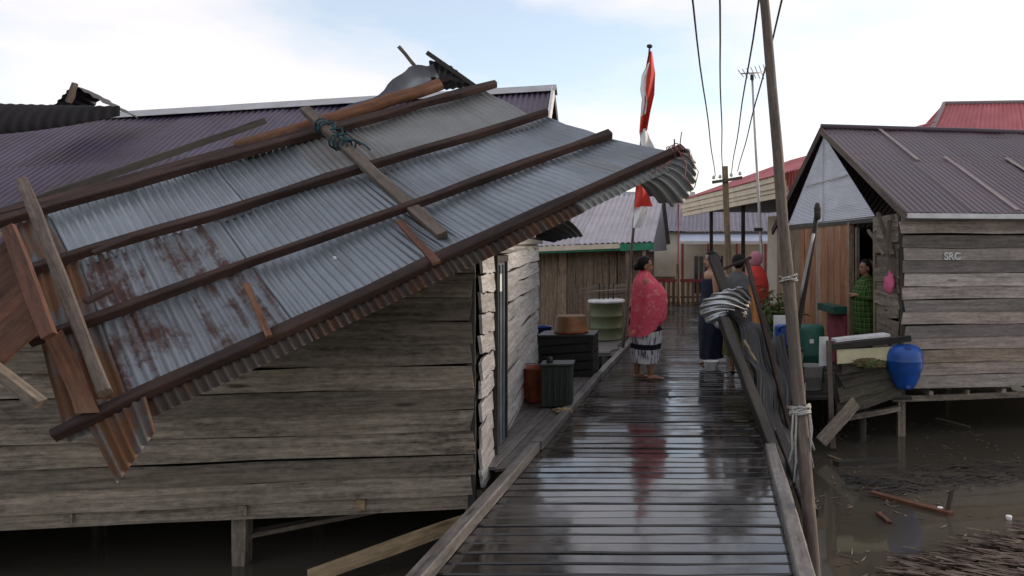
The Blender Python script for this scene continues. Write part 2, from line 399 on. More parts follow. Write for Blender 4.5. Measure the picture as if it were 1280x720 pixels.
def corr(name, a, b, c, d, mat, parent=None, pitch=0.06, amp=0.009, rows=2, shape=None, off=0.0, cpw=6, crumple=0.0, fn=None, ragged=0.0):
    """one corrugated sheet: a->b across the waves, a->d along them"""
    a, b, c, d = V(a), V(b), V(c), V(d)
    W = ((b - a).length + (c - d).length) / 2; L = ((d - a).length + (c - b).length) / 2
    waves = max(2, round(W / pitch)); nu = waves * cpw
    base = fn or (lambda u, v: (a * (1 - u) + b * u) * (1 - v) + (d * (1 - u) + c * u) * v)
    nrm0 = (base(1, .5) - base(0, .5)).cross(base(.5, 1) - base(.5, 0)).normalized()
    org = base(.5, .5)
    rg = [random.uniform(-ragged, ragged) for _ in range(waves + 1)]
    def f(u, v):
        e = 1e-3
        vv_ = v
        if ragged and v > 0.99: vv_ = v + rg[int(u * waves)]
        p = base(u, vv_)
        if fn:
            du = base(u + e, vv_) - base(u - e, vv_); dv = base(u, vv_ + e) - base(u, vv_ - e)
            nn = du.cross(dv)
            nn = nn.normalized() if nn.length > 1e-12 else nrm0
        else: nn = nrm0
        p = p + nn * (off + amp * math.sin(2 * math.pi * u * waves))
        if shape: p = p + nn * shape(u, v)
        if crumple:
            p = p + nn * crumple * noise.noise(p * 2.3 + V((parent_seed(name), 0, 0)))
        return p - org, (u * W, v * L)
    vv, ff, uv = surf(nu, rows, f)
    return obj(name, me_from('sheet', vv, ff, uv, True), mat, parent, Matrix.Translation(org))
_seed = [0.0]
def parent_seed(n): return _seed[0]

def roof_sheets(parent, eL, eR, rR, rL, mat, n=5, courses=2, pitch=0.06, amp=0.008, name='roof_sheet', lift=0.004, crumple=0.0, mats=None, lap=0.05):
    """a roof slope of separately laid corrugated sheets, eave to ridge"""
    eL, eR, rR, rL = V(eL), V(eR), V(rR), V(rL)
    P = lambda u, v: (eL * (1 - u) + eR * u) * (1 - v) + (rL * (1 - u) + rR * u) * v
    for c in range(courses):
        v0, v1 = c / courses, (c + 1) / courses
        if c < courses - 1: v1 += lap
        for i in range(n):
            u0, u1 = i / n, (i + 1) / n + (0.012 if i < n - 1 else 0)
            mm = mats[(i + c * 3) % len(mats)] if mats else mat
            corr(name, P(u0, v0), P(u1, v0), P(u1, v1), P(u0, v1), mm, parent, pitch, amp, 2, off=lift * (i % 2) - c * 0.012 + random.uniform(0, .003), crumple=crumple)

def boxmesh(sx, sy, sz, bev=0.0):
    bm = bmesh.new(); bmesh.ops.create_cube(bm, size=1.0)
    for v in bm.verts: v.co = V((v.co.x * sx, v.co.y * sy, v.co.z * sz))
    if bev: bmesh.ops.bevel(bm, geom=bm.edges[:], offset=bev, segments=2, affect='EDGES', profile=0.5)
    me = bpy.data.meshes.new('block'); bm.to_mesh(me); bm.free(); return me
def block(name, c, size, mat, parent=None, rz=0.0, bev=0.0, rot=None):
    m = Matrix.Translation(V(c)) @ (rot.to_4x4() if rot else Matrix.Rotation(rz, 4, 'Z'))
    return obj(name, boxmesh(*size, bev), mat, parent, m)

def lathe(name, prof, loc, mat, parent=None, n=24, sx=1.0, sy=1.0, rot=None, cap=True):
    vv, ff = [], []
    for r, z in prof:
        for k in range(n):
            an = 2 * math.pi * k / n; vv.append((r * math.cos(an) * sx, r * math.sin(an) * sy, z))
    for i in range(len(prof) - 1):
        for k in range(n):
            a, b = i * n + k, i * n + (k + 1) % n
            ff.append((a, b, b + n, a + n))
    if cap:
        ff.append(tuple(range(n))[::-1]); ff.append(tuple((len(prof) - 1) * n + k for k in range(n)))
    me = me_from('turned', vv, ff)
    me.polygons.foreach_set('use_smooth', [len(p.vertices) == 4 for p in me.polygons])
    m = Matrix.Translation(V(loc)) @ (rot.to_4x4() if rot else Matrix())
    return obj(name, me, mat, parent, m)

def poly(e, u):
    x = u * (len(e) - 1); i = min(int(x), len(e) - 2); f = x - i
    return e[i][0] + (e[i + 1][0] - e[i][0]) * f, e[i][1] + (e[i + 1][1] - e[i][1]) * f
UP = V((0, 0, 1))
WATER = -0.52

# ------------------------------------------------------------------ the setting: water, walkway
wm = me_from('water', [(-300, -60, WATER), (300, -60, WATER), (300, 500, WATER), (-300, 500, WATER)], [(0, 1, 2, 3)])
tag(obj('water', wm, 'river_water'), 'murky brown river water under the stilt houses', None, kind='structure')

XL, XR = -1.38, 0.392
DECK0, DECK1 = 2.3, 21.0
def stringers():
    vv, ff = [], []
    for x in (XL - .02, -0.5, XR + .02):
        b0 = len(vv)
        for y in (DECK0, DECK1):
            for z in (-0.17, -0.05):
                for dx in (-.035, .035): vv.append((x + dx, y, z))
        for f in ((0, 1, 3, 2), (4, 6, 7, 5), (0, 2, 6, 4), (1, 5, 7, 3), (2, 3, 7, 6), (0, 4, 5, 1)): ff.append(tuple(b0 + i for i in f))
    return me_from('stringers', vv, ff)
walk = obj('boardwalk', stringers(), 'dark_wood')
tag(walk, 'wet plank boardwalk running between the stilt houses', None, kind='structure')
PITCH = 0.135
variants = []
for i in range(8):
    me = bar_mesh(XR - XL + 0.22, PITCH - 0.017, 0.034, segs=6, jit=0.0055, cham=0.008, rag=0.008, bow=random.uniform(-.004, .004))
    me.materials.append(MATS['deck_wood']); variants.append(me)
y = DECK0; i = 0
while y < DECK1:
    m = Matrix.Translation((((XL + XR) / 2) + random.uniform(-.02, .02), y, -0.021 + random.uniform(-.005, .003))) @ Matrix.Rotation(random.gauss(0, R(0.35)) + (math.pi if i % 3 == 0 else 0), 4, 'Z') @ Matrix.Rotation(random.gauss(0, R(0.55)), 4, 'X') @ Matrix.Rotation(random.gauss(0, R(0.12)), 4, 'Y')
    obj('plank', variants[random.randrange(8)], 'deck_wood', walk, m)
    y += PITCH * random.uniform(0.96, 1.05); i += 1
# edge kerbs of squared timber, laid end to end
yy = DECK0
for L in (3.9, 3.4, 4.0, 3.7, 3.6):
    y1 = min(yy + L, DECK1)
    bar('kerb', (XL - .06 + random.uniform(-.012, .012), yy + .01, .036), (XL - .06 + random.uniform(-.012, .012), y1 - .02, .034), 0.085, 0.075, 'curb_wood', walk, segs=6, jit=.005, cham=.008, rag=.02)
    yy = y1
yy = DECK0
for L in (4.4, 3.6, 4.2, 3.5):
    y1 = min(yy + L, DECK1)
    bar('kerb', (XR + .06 + random.uniform(-.012, .012), yy + .01, .036), (XR + .06 + random.uniform(-.012, .012), y1 - .02, .034), 0.085, 0.075, 'curb_wood', walk, segs=6, jit=.005, cham=.008, rag=.02)
    yy = y1
for k in range(10):
    for x in (XL - .12, XR + .1):
        yk = 2.9 + 2.0 * k
        log('pile', (x, yk, -1.3), (x + random.uniform(-.03, .03), yk + random.uniform(-.03, .03), -.06), .05, .045, 'dark_wood', walk, n=8, segs=3)

# ------------------------------------------------------------------ left stilt house
TH = R(7.5)
U = V((math.cos(TH), math.sin(TH), 0)); W_ = V((-math.sin(TH), math.cos(TH), 0))
C0 = V((-1.668, 5.35, 0))
def LH(u, v, z): return C0 + U * u + W_ * v + UP * z
house = thing('stilt_house', 'grey plank stilt house with a torn roof section lying across its front', 'house', LH(-2, 1.4, -0.5), TH)
# dark inner lining and frame
block('floor', LH(-3.3, 2.08, -.062), (6.5, 4.0, .02), 'dark_wood', house, TH)
for k in range(9): bar('glare_blocker', LH(-6.6, 4.05, -.15 - .10 * k), LH(.0, 4.05, -.15 - .10 * k), .02, .095, 'dark_wood', house)  # added to block the bright sky reflection showing between the stilts
block('wall', LH(-3.3, 2.08, 0.76), (6.5, 3.96, 1.62), 'dark_inside', house, TH)
z = -0.07; k = 0
while z < 1.62:
    e = 0.150 + random.uniform(-.010, .014); w = e - random.uniform(.004, .010)
    tilt = 0.016
    xr = random.uniform(-.03, .015)
    s0 = random.uniform(-.012, .012)
    M = axis_frame(LH(-6.6, -0.03, z + w/2 + s0 - .015), LH(xr, -0.03, z + w/2 + random.uniform(-.008, .008)), -W_)
    M = M @ Matrix.Rotation(R(-6.5), 4, 'X')
    obj('wall_plank', bar_mesh(6.6 + xr, w, 0.022, segs=14, jit=.006, rag=.012), 'grey_wood', house, M)
    z += e; k += 1
# side wall planks: a short run before the door, a long run after it
z = -0.05; k = 0
while z < 1.62:
    w = random.uniform(0.130, 0.142)
    for (v0, v1, du) in ((0.0, 0.58, .02), (1.17, 4.1, .02)):
        sl = random.uniform(-.02, .02) + (.02 if v0 > .5 else 0)
        p0, p1 = LH(.03 + random.uniform(0, .012), v0 + random.uniform(0, .03), z + w/2 - sl), LH(.03 + random.uniform(0, .012), v1 + random.uniform(-.05, .02), z + w/2 + sl)
        M = axis_frame(p0, p1, U) @ Matrix.Rotation(R(random.uniform(-7, -3)), 4, 'X')
        obj('wall_plank', bar_mesh((p1 - p0).length, w, 0.02, segs=6, jit=.010, rag=.015), 'white_wood', house, M)
    z += 0.152 + random.uniform(-.008, .01)
bar('corner_post', LH(-.02, -.005, -.5), LH(-.02, -.005, 1.7), .05, .05, 'dark_wood', house, up=W_)
door = bar('door', LH(.035, .87, .04), LH(.035, .87, 1.52), .50, .03, 'blue_door', house, up=U, segs=1, jit=0)
for v in (.60, 1.14): bar('frame', LH(.045, v, .0), LH(.045, v, 1.58), .05, .05, 'dark_wood', door, up=U)
bar('frame', LH(.045, .59, 1.55), LH(.045, 1.16, 1.55), .05, .05, 'dark_wood', door)
block('notice', LH(.062, .80, 1.36), (.004, .1, .14), 'white_paint', door, TH)
for v in (.78, .97): bar('batten', LH(.055, v, .06), LH(.055, v, 1.5), .02, .012, 'blue_door', door, up=U)
# floor beams, stilts, braces
bar('floor_beam', LH(-6.5, .03, -.135), LH(-.04, .03, -.115), .09, .11, 'grey_wood', house, segs=6, jit=.01)
bar('floor_beam', LH(-.01, .05, -.125), LH(-.01, 4.1, -.125), .09, .11, 'grey_wood', house, segs=6, jit=.01)
for u in (-4.2, -3.3, -2.55, -1.5, -.75): bar('joist_end', LH(u, -.035, -.11), LH(u, .4, -.11), .05, .07, 'tan_wood' if u == -.75 else 'grey_wood', house, segs=1)
for u, v in ((-3.3, .02), (-1.58, .02), (-.06, .02), (-3.3, 1.4), (-1.58, 1.4), (-.06, 1.4), (-3.3, 3.9), (-1.6, 3.9), (-.06, 3.9)):
    bar('stilt', LH(u, v + .09, -1.4), LH(u + .02, v + .09, -.08), .085, .085, 'grey_wood', house, segs=4, jit=.01)
bar('brace', LH(-1.55, .16, -.34), LH(-.7, .5, -.30), .10, .03, 'grey_wood', house, segs=4)
# roof: purple sheets with a sagging ridge
eR, eL = LH(.42, -.28, 1.80), LH(-5.3, -.28, 1.40)
rR, rL = LH(.38, 2.05, 3.19), LH(-5.3, 2.05, 2.68)
bR, bL = LH(.42, 4.4, 1.85), LH(-5.3, 4.4, 1.45)
roof_sheets(house, eL, eR, rR, rL, 'purple_roof', n=7, courses=2, pitch=.052, amp=.008, crumple=.02)
roof_sheets(house, bR, bL, rL, rR, 'purple_roof', n=3, courses=1, pitch=.09, amp=.009)
for (a, b) in ((0, .24), (.235, .49), (.485, .75), (.745, 1.005)):
    for s, far in ((-1, 0), (1, 1)):
        q0, q1 = rL.lerp(rR, a) + UP * .022, rL.lerp(rR, b) + UP * .022
        dn = (eR - rR).normalized() if not far else (bR - rR).normalized()
        me = me_from('cap', [V((0, 0, 0)), q1 - q0, q1 - q0 + dn * .15, dn * .15, V((0, 0, -.004)), q1 - q0 + V((0, 0, -.004)), q1 - q0 + dn * .15 + V((0, 0, -.004)), dn * .15 + V((0, 0, -.004))], [(0, 1, 2, 3), (7, 6, 5, 4), (0, 4, 5, 1), (2, 6, 7, 3), (1, 5, 6, 2), (0, 3, 7, 4)])
        obj('ridge_cap', me, 'ridge_cap', house, Matrix.Translation(q0 + UP * random.uniform(0, .004)))
bar('barge_board', eR + UP * -.05, rR + UP * -.04, .02, .11, 'white_paint', house)
bar('barge_board', bR + UP * -.05, rR + UP * -.04, .02, .11, 'dark_wood', house)
for f in (.05, .5, .95):
    bar('purlin', LH(-5.2, -.2 + 2.2 * f, 1.36 + 1.24 * f), LH(.35, -.2 + 2.2 * f, 1.76 + 1.32 * f), .05, .05, 'dark_wood', house)
corr('gable_sheet', LH(.1, .0, 1.66), LH(.1, 4.1, 1.68), LH(.1, 2.35, 2.85), LH(.1, 1.75, 2.85), 'galvanised_worn', house, .06, .008)

# rolled-back sheet on that roof's left end; its black paints in the shade
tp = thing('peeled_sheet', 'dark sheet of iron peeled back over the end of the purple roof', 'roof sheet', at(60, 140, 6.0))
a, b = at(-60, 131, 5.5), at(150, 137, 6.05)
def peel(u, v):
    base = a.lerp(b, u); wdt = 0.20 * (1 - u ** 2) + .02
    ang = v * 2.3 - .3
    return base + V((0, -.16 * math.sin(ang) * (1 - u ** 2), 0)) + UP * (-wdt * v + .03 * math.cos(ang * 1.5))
corr('sheet', a, b, b, a, 'shade_iron', tp, .06, .003, 14, fn=peel)
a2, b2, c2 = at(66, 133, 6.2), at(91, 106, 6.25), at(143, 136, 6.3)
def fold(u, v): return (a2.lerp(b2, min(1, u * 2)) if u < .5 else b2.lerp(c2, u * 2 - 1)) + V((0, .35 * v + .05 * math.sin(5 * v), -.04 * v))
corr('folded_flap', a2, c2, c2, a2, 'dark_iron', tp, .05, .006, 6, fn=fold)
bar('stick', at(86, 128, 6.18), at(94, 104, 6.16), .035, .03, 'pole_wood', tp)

# ------------------------------------------------------------------ the fallen roof section
roof = thing('fallen_roof', 'torn off roof section of grey corrugated sheets and brown battens leaning across the house', 'roof section', at(80, 545, 3.72))
rows_ = [(at(0, 277, 4.55), at(620, 106, 6.5)), (at(28, 342, 4.22), at(684, 142, 6.02)), (at(48, 427, 3.92), at(762, 168, 5.70)), (at(78, 540, 3.70), at(852, 186, 5.5))]
NRM = (rows_[0][1] - rows_[0][0]).cross(rows_[3][0] - rows_[0][0]).normalized()
if NRM.y > 0: NRM = -NRM
def SP(s, t):
    x = max(0.0, min(2.9999, t * 3)); i = int(x); f = t * 3 - i
    return rows_[i][0].lerp(rows_[i][1], s) * (1 - f) + rows_[i + 1][0].lerp(rows_[i + 1][1], s) * f
def SPc(s, t):
    """slab surface: the lower fringe droops away behind the last batten"""
    p = SP(s, min(t, 1.03))
    if t > 1.03:
        dv = (SP(s, 1.0) - SP(s, .9)).normalized(); e = (t - 1.03) * 2.1
        p = p + dv * e * .75 - NRM * e * .65
    if t < 0: p = p
    return p - NRM * .035
def slab_sheet(s0, s1, t0, t1, mat, off=0.0, rows=8, ragged=0.0):
    fn = lambda u, v: SPc(s0 + (s1 - s0) * u, t0 + (t1 - t0) * v)
    a, b, c, d = fn(0, 0), fn(1, 0), fn(1, 1), fn(0, 1)
    return corr('corrugated_sheet', a, b, c, d, mat, roof, .046, .0082, rows, crumple=.038, fn=fn, off=off, ragged=ragged)
G, GW, GR, RI = 'galvanised', 'galvanised_worn', 'galvanised_rusty', 'rust_iron'
top = [(0, .065, RI), (.06, .20, G), (.195, .345, G), (.34, .50, G), (.495, .63, GW), (.625, .80, 'galvanised_worn2'), (.795, .975, 'galvanised_worn2')]
bot = [(.0, .075, RI), (.07, .16, GR), (.155, .29, GR), (.285, .43, G), (.425, .575, G), (.57, .70, G), (.695, .84, G), (.835, 1.0, G)]
sheet_metal('bright_zinc', (0.52, 0.53, 0.56), (0.36, 0.36, 0.38), 0.1, metallic=0.75, rough=0.24)
sheet_metal('curl_iron', (0.30, 0.30, 0.295), (0.20, 0.20, 0.195), 0.14, metallic=0.3, rough=0.45)
sheet_metal('fringe_rusty_shaded', (0.060, 0.048, 0.041), (0.042, 0.031, 0.026), 0.55, rustcol=(0.055, 0.026, 0.019), metallic=0.0, rough=0.75, spec=0.25)  # rust brown, with the fringe's shade darkened into the base colour too
sheet_metal('galvanised_worn2', (0.25, 0.25, 0.24), (0.20, 0.20, 0.19), 0.14, metallic=0.45, rough=0.5)
for i, (s0, s1, mt) in enumerate(top): slab_sheet(s0, s1, -.02, .365, mt, .004 * (i % 2) + .006)
for i, (s0, s1, mt) in enumerate(bot): slab_sheet(s0, s1, .325, 1.02, mt, .004 * (i % 2), rows=6)
for i, (s0, s1, mt) in enumerate(((.08, .30, 'fringe_rusty_shaded'), (.295, .52, 'fringe_rusty_shaded'), (.515, .76, 'fringe_rusty_shaded'), (.755, .985, 'galvanised_worn2'))):
    fr = slab_sheet(s0, s1, 1.0, 1.060 + random.uniform(-.004, .004), mt, -.012 + .004 * (i % 2), rows=6, ragged=.004); fr.name = 'eave_strip'
# the far edge sheet that sticks out and curls under
end_ = [(812, 246), (838, 258), (856, 252), (866, 238), (870, 224), (870, 210), (866, 198)]
def curl(u, v):
    u_ = min(max(u, 0), 1); s_ = .865 + .14 * u
    tt = .64 + .36 * min(1, v / .4)
    p = SP(s_, tt) - NRM * .06
    if v <= .4: return p
    w_ = (v - .4) / .6; x1, y1 = poly(end_, u_)
    e = at(x1, y1, 5.62 - .16 * u)
    return p.lerp(e, w_) + (NRM * .05 + UP * .015) * math.sin(math.pi * w_)
corr('curled_sheet', curl(0, 0), curl(1, 0), curl(1, 1), curl(0, 1), 'curl_iron', roof, .052, .016, 26, fn=curl, cpw=8)
def beam(x0, y0, Y0, x1, y1, Y1, w, t, mat, name='batten', lift=.0, par=roof, **k):
    return bar(name, at(x0, y0, Y0) + NRM * lift, at(x1, y1, Y1) + NRM * lift, w, t, mat, par, up=NRM, **k)
for (p, q), wd in zip(rows_, (.058, .048, .048, .06)):
    bar('batten', p + NRM * .012 - (q - p) * .01, q + NRM * .012, wd, .055, 'brown_wood', roof, up=NRM, segs=10, jit=.009, cham=.006)
# doubled top timbers
up1 = (rows_[0][0] - rows_[1][0]).normalized()
bar('batten', rows_[0][0] + up1 * .06 + NRM * .01, rows_[0][0].lerp(rows_[0][1], .60) + up1 * .07 + NRM * .01, .05, .05, 'brown_wood', roof, up=NRM, segs=6)
log('ridge_pole', rows_[0][0].lerp(rows_[0][1], .40) + up1 * .10, at(550, 106, 6.35) + UP * .0, .055, .05, 'orange_wood', roof, segs=8)
bar('ridge_board', rows_[0][0].lerp(rows_[0][1], .52) + up1 * .15 - NRM * .04, at(560, 92, 6.4) - NRM * .05, .08, .03, 'brown_wood', roof, up=NRM)
for nm, (x0, y0, Y0, x1, y1, Y1) in {'a': (384, 152, 5.68, 554, 310, 4.82), 'b': (38, 243, 4.50, 140, 508, 3.68)}.items():
    beam(x0, y0, Y0, x1, y1, Y1, .07 if nm == 'a' else .052, .045, 'pole_wood' if nm == 'a' else 'pole_wood', 'rafter', .105, segs=6, cham=.006)
beam(500, 285, 4.85, 546, 338, 4.58, .045, .02, 'rust_board', 'splinter', .06)
beam(311, 365, 4.32, 339, 430, 4.12, .035, .02, 'orange_wood', 'splinter', .06)
beam(120, 325, 4.25, 165, 305, 4.4, .03, .02, 'brown_wood', 'splinter', .05)
beam(110, 385, 4.05, 145, 370, 4.15, .03, .02, 'brown_wood', 'splinter', .05)
beam(68, 418, 3.92, 110, 515, 3.72, .085, .016, 'orange_wood', 'loose_board', -.005, segs=5, rag=.03)
# rusty corner hanging below
corr('hanging_corner', at(92, 502, 3.72), at(182, 496, 3.84), at(194, 540, 3.86), at(147, 604, 3.78), 'rust_iron', roof, .05, .008, 6, crumple=.03)
# lashing ropes
def lash(name, c, ax, r, turns, ln, rr, mat, par, wob=.3):
    ax = ax.normalized(); e1 = ax.orthogonal().normalized(); e2 = ax.cross(e1); pts = []
    n = int(turns * 10)
    for i in range(n + 1):
        an = 2 * math.pi * i / 10; q = r * (1 + random.uniform(-wob, wob) * .4)
        pts.append(c + ax * (ln * (i / n - .5) + random.uniform(-.01, .01)) + (e1 * math.cos(an) + e2 * math.sin(an)) * q)
    return cord(name, pts, rr, mat, par)
rfa, rfb = at(384, 152, 5.68) + NRM * .105, at(554, 310, 4.82) + NRM * .105
lash('rope', rfa.lerp(rfb, .16), rfb - rfa, .046, 3, .08, .007, 'rope_teal', roof)
lash('rope', rfa.lerp(rfb, .31), rfb - rfa + (rows_[1][1] - rows_[1][0]) * .3, .047, 5, .16, .007, 'rope_teal', roof)
for k in range(4):
    e_ = (rows_[1][1] - rows_[1][0]).normalized(); b_ = rfa.lerp(rfb, .17 + .05 * k) + NRM * .04
    cord('rope', [b_, b_ + (rfb - rfa).normalized() * .07 + e_ * .05 + NRM * .03, b_ + (rfb - rfa).normalized() * .13 + e_ * .03 * k, b_ + (rfb - rfa).normalized() * .17 + e_ * (.04 + .02 * k) - NRM * .02], .007, 'rope_teal', roof)
lash('rope', at(777, 226, 5.35), rows_[3][1] - rows_[3][0], .05, 2, .06, .008, 'rope_green', roof)
cord('rope', [at(777, 226, 5.28), at(783, 234, 5.28), at(781, 229, 5.27)], .012, 'rope_green', roof)
lash('wire', at(843, 190, 5.48), rows_[3][1] - rows_[3][0], .055, 2.5, .08, .004, 'wire_red', roof)
cord('wire', [at(846, 185, 5.45), at(858, 205, 5.40), at(856, 220, 5.38), at(864, 233, 5.4)], .004, 'wire_red', roof)
cord('wire', [at(845, 188, 5.44), at(862, 196, 5.4), at(873, 215, 5.4), at(868, 235, 5.42)], .004, 'wire_red', roof)
cord('wire', [at(840, 200, 5.4), at(822, 212, 5.36), at(808, 220, 5.36)], .004, 'wire_red', roof)
cord('nail', [at(850, 180, 5.5), at(852, 165, 5.5)], .004, 'cable_black', roof)
cord('nail', [at(843, 184, 5.5), at(843, 174, 5.5)], .006, 'cable_black', roof)
for x, yy_, Yq in ((233, 211, 5.2), (202, 291, 4.75), (173, 301, 4.68), (150, 315, 4.6), (420, 330, 4.5)):
    block('washer', at(x, yy_, Yq) + NRM * .05, (.018, .018, .018), 'white_paint', roof, .4, .004)
# crumpled ridge flashing thrown up at the top end
up_e = [(425, 136), (455, 124), (480, 112), (500, 96), (512, 84), (526, 80), (540, 79)]
lo_e = [(430, 150), (460, 138), (490, 128), (515, 118), (535, 112), (545, 106), (550, 100)]
def flash(u, v):
    x0, y0 = poly(up_e, u); x1, y1 = poly(lo_e, u)
    return at(x0 + (x1 - x0) * v, y0 + (y1 - y0) * v, 6.50 + .12 * math.sin(v * 3) - .15 * u * (1 - v)) + V((0, .04 * math.sin(u * 9), 0))
corr('bent_flashing', flash(0, 0), flash(1, 0), flash(1, 1), flash(0, 1), 'gable_metal', roof, .3, .012, 8, fn=flash)
up_f = [(536, 76), (552, 76), (566, 84), (578, 94), (590, 104)]
lo_f = [(540, 108), (548, 112), (560, 112), (575, 110), (594, 108)]
def flap(u, v):
    x0, y0 = poly(up_f, u); x1, y1 = poly(lo_f, u)
    return at(x0 + (x1 - x0) * v, y0 + (y1 - y0) * v, 6.40 + .22 * math.sin(v * 2.4 + .5) * (1 - .5 * u))
corr('bent_flap', flap(0, 0), flap(1, 0), flap(1, 1), flap(0, 1), 'dark_iron', roof, .06, .005, 8, fn=flap)
bar('stick', at(498, 58, 6.42), at(522, 86, 6.5), .028, .025, 'pole_wood', roof)
bar('stick', at(534, 66, 6.38), at(600, 112, 6.45), .04, .035, 'dark_wood', roof)
# black torn sheet hanging under the lower edge, by the plank wall
tn = [at(660, 292, 5.5), at(702, 278, 5.75), at(727, 300, 5.7), at(690, 306, 5.6)]
corr('torn_flap', tn[0], tn[1], tn[2], tn[3], 'dark_iron', roof, .05, .008, 5, crumple=.12)

lb = thing('loose_beam', 'long dark timber lying on the purple roof above the torn section', 'beam', at(165, 207, 5.6))
bar('timber', at(-20, 272, 4.75), at(330, 151, 6.15), .07, .05, 'dark_wood', lb, segs=8, jit=.006, cham=.008)

pp = thing('fallen_boards', 'reddish brown broken board panel hanging by the rusty corner of the torn roof', 'boards', at(20, 440, 3.55))
for k in range(4):
    f = (k + .5) / 4
    r_ = at(57 + (16 - 57) * f, 404 + (292 - 404) * f, 3.62 + .2 * f); l_ = r_ + (at(0, 460, 3.5) - at(57, 404, 3.6)) * 1.6
    bar('plank', l_, r_, .108, .018, 'rust_board', pp, up=V((.2, -1, .2)), segs=4, jit=.006, rag=.006)
bar('batten', at(10, 284, 3.78), at(62, 420, 3.56), .055, .03, 'rust_board', pp, up=V((.2, -1, .2)))
ps = thing('broken_stick', 'short broken grey stick poking out below the board panel', 'stick', at(0, 470, 3.5))
bar('timber', at(-60, 420, 3.5), at(50, 505, 3.5), .05, .045, 'grey_wood', ps, rag=.02)

# plank leaning from the house corner down into the water
dp = thing('leaning_plank', 'pale sawn plank slanting from the house corner into the dark water', 'plank', at(405, 718, 4.75))
bar('board', at(385, 722, 4.9), at(592, 648, 5.28), .10, .03, 'tan_wood', dp, up=V((.2, -1, .4)), segs=4, rag=.03)

# side landing between plank house and walk
sl = thing('side_landing', 'narrow grey plank landing between the plank house and the walkway kerb', 'landing', (-1.7, 7, -.3))
bar('joist', (-2.1, 5.75, -.015), (-1.5, 5.75, -.015), .06, .06, 'dark_wood', sl)
bar('joist', (-2.2, 8.6, -.015), (-1.5, 8.6, -.015), .06, .06, 'dark_wood', sl)
for k in range(7):
    x0 = -1.55 - .10 * k
    y0 = 5.58 + .05 * random.random() if k < 2 else 5.62 + (k - 1.5) * .70
    bar('plank', (x0, y0, .030 + random.uniform(-.006, .006)), (x0 - .03, 9.6, .030 + random.uniform(-.006, .006)), .092, .025, 'curb_wood', sl, segs=5, cham=.005, rag=.03)

# ------------------------------------------------------------------ clutter on the left, behind the plank house
st = thing('black_stand', 'low black slatted stand beside the kerb carrying an orange tub', 'stand', at(711, 480, 9.7))
q = at(711, 450, 9.7)
block('top', (q.x, q.y, .545), (.70, .55, .035), 'black_stuff', st, .05, .006)
for dx in (-.31, .31):
    for dy in (-.22, .22): bar('leg', (q.x + dx, q.y + dy, -.05), (q.x + dx, q.y + dy, .525), .05, .05, 'black_stuff', st)
block('filler', (q.x, q.y, .27), (.58, .40, .50), 'black_stuff', st)  # added black filler that stops light showing between the slats
for k in range(5): bar('slat', (q.x - .32, q.y - .25, .05 + .105 * k), (q.x + .32, q.y - .25, .08 + .11 * k), .02, .085, 'black_stuff', st, up=UP)
for k in range(5): bar('slat', (q.x + .33, q.y - .24, .05 + .105 * k), (q.x + .33, q.y + .24, .08 + .11 * k), .02, .085, 'black_stuff', st, up=UP)
tb = thing('tub', 'upturned rusty orange tub standing on the black slatted stand', 'tub', (q.x + .03, q.y, .563))
lathe('shell', [(.205, 0), (.215, .015), (.205, .03), (.198, .10), (.188, .19), (.180, .205), (.165, .212), (.16, .206), (.02, .206)], (q.x + .03, q.y, .573), 'orange_plastic', tb)
lathe('rim', [(.20, -.006), (.214, -.006), (.216, .018), (.204, .02)], (q.x + .03, q.y, .571), 'rust_red', tb)
bc = thing('basin', 'blue plastic basin wedged behind the black stand by the white plank wall', 'basin', at(674, 432, 9.9))
lathe('bowl', [(.09, 0), (.12, .02), (.135, .24), (.15, .255), (.14, .25), (.12, .03), (.02, .02)], at(676, 432, 10.1), 'navy_plastic', bc)
lathe('foot', [(.09, -.55), (.10, -.5), (.09, -.01)], at(676, 432, 10.1), 'navy_plastic', bc)
gb = thing('container', 'dark green ribbed container with open top beside the plank house wall', 'container', at(697, 520, 7.6))
g0 = at(697, 516, 7.75); g0.z = .045
block('body', g0 + UP * .21, (.30, .26, .42), 'crate_green', gb, .1, .02)
for k in range(5): block('rib', g0 + V((-.12 + .06 * k, -.145 + .003 * k, .21)), (.02, .016, .38), 'crate_green', gb, .1, .004)
block('rim', g0 + UP * .425, (.33, .29, .025), 'crate_green', gb, .1, .008)
lathe('cap', [(.03, 0), (.035, .01), (.03, .05), (.01, .055)], g0 + V((-.08, 0, .435)), 'black_stuff', gb, 12)
rb = thing('bucket', 'orange red bucket squeezed between green container and plank house', 'bucket', at(668, 520, 7.85))
g1 = at(668, 510, 7.95); g1.z = .045
lathe('shell', [(.10, 0), (.115, .02), (.135, .34), (.145, .36), (.135, .35), (.11, .04)], g1, 'rust_red', rb)
cord('handle', [g1 + V((.13 * math.cos(a), -.02 - .1 * math.sin(a), .36 + .05 * math.sin(a))) for a in [k * math.pi / 8 for k in range(9)]], .005, 'cable_black', rb)
ph = thing('leaf_litter', 'pale crumpled husk lying at the foot of the green container', 'litter', at(705, 520, 7.5))
bm = bmesh.new(); bmesh.ops.create_icosphere(bm, subdivisions=3, radius=1)
for v in bm.verts:
    nn = noise.noise(v.co * 3) * .5; v.co = V((v.co.x * .09, v.co.y * .06, v.co.z * .03)) * (1 + nn)
me = bpy.data.meshes.new('husk'); bm.to_mesh(me); bm.free()
obj('husk', me, 'tan_wood', ph, Matrix.Translation(V((at(705, 520, 7.5).x, 7.45, .055))))

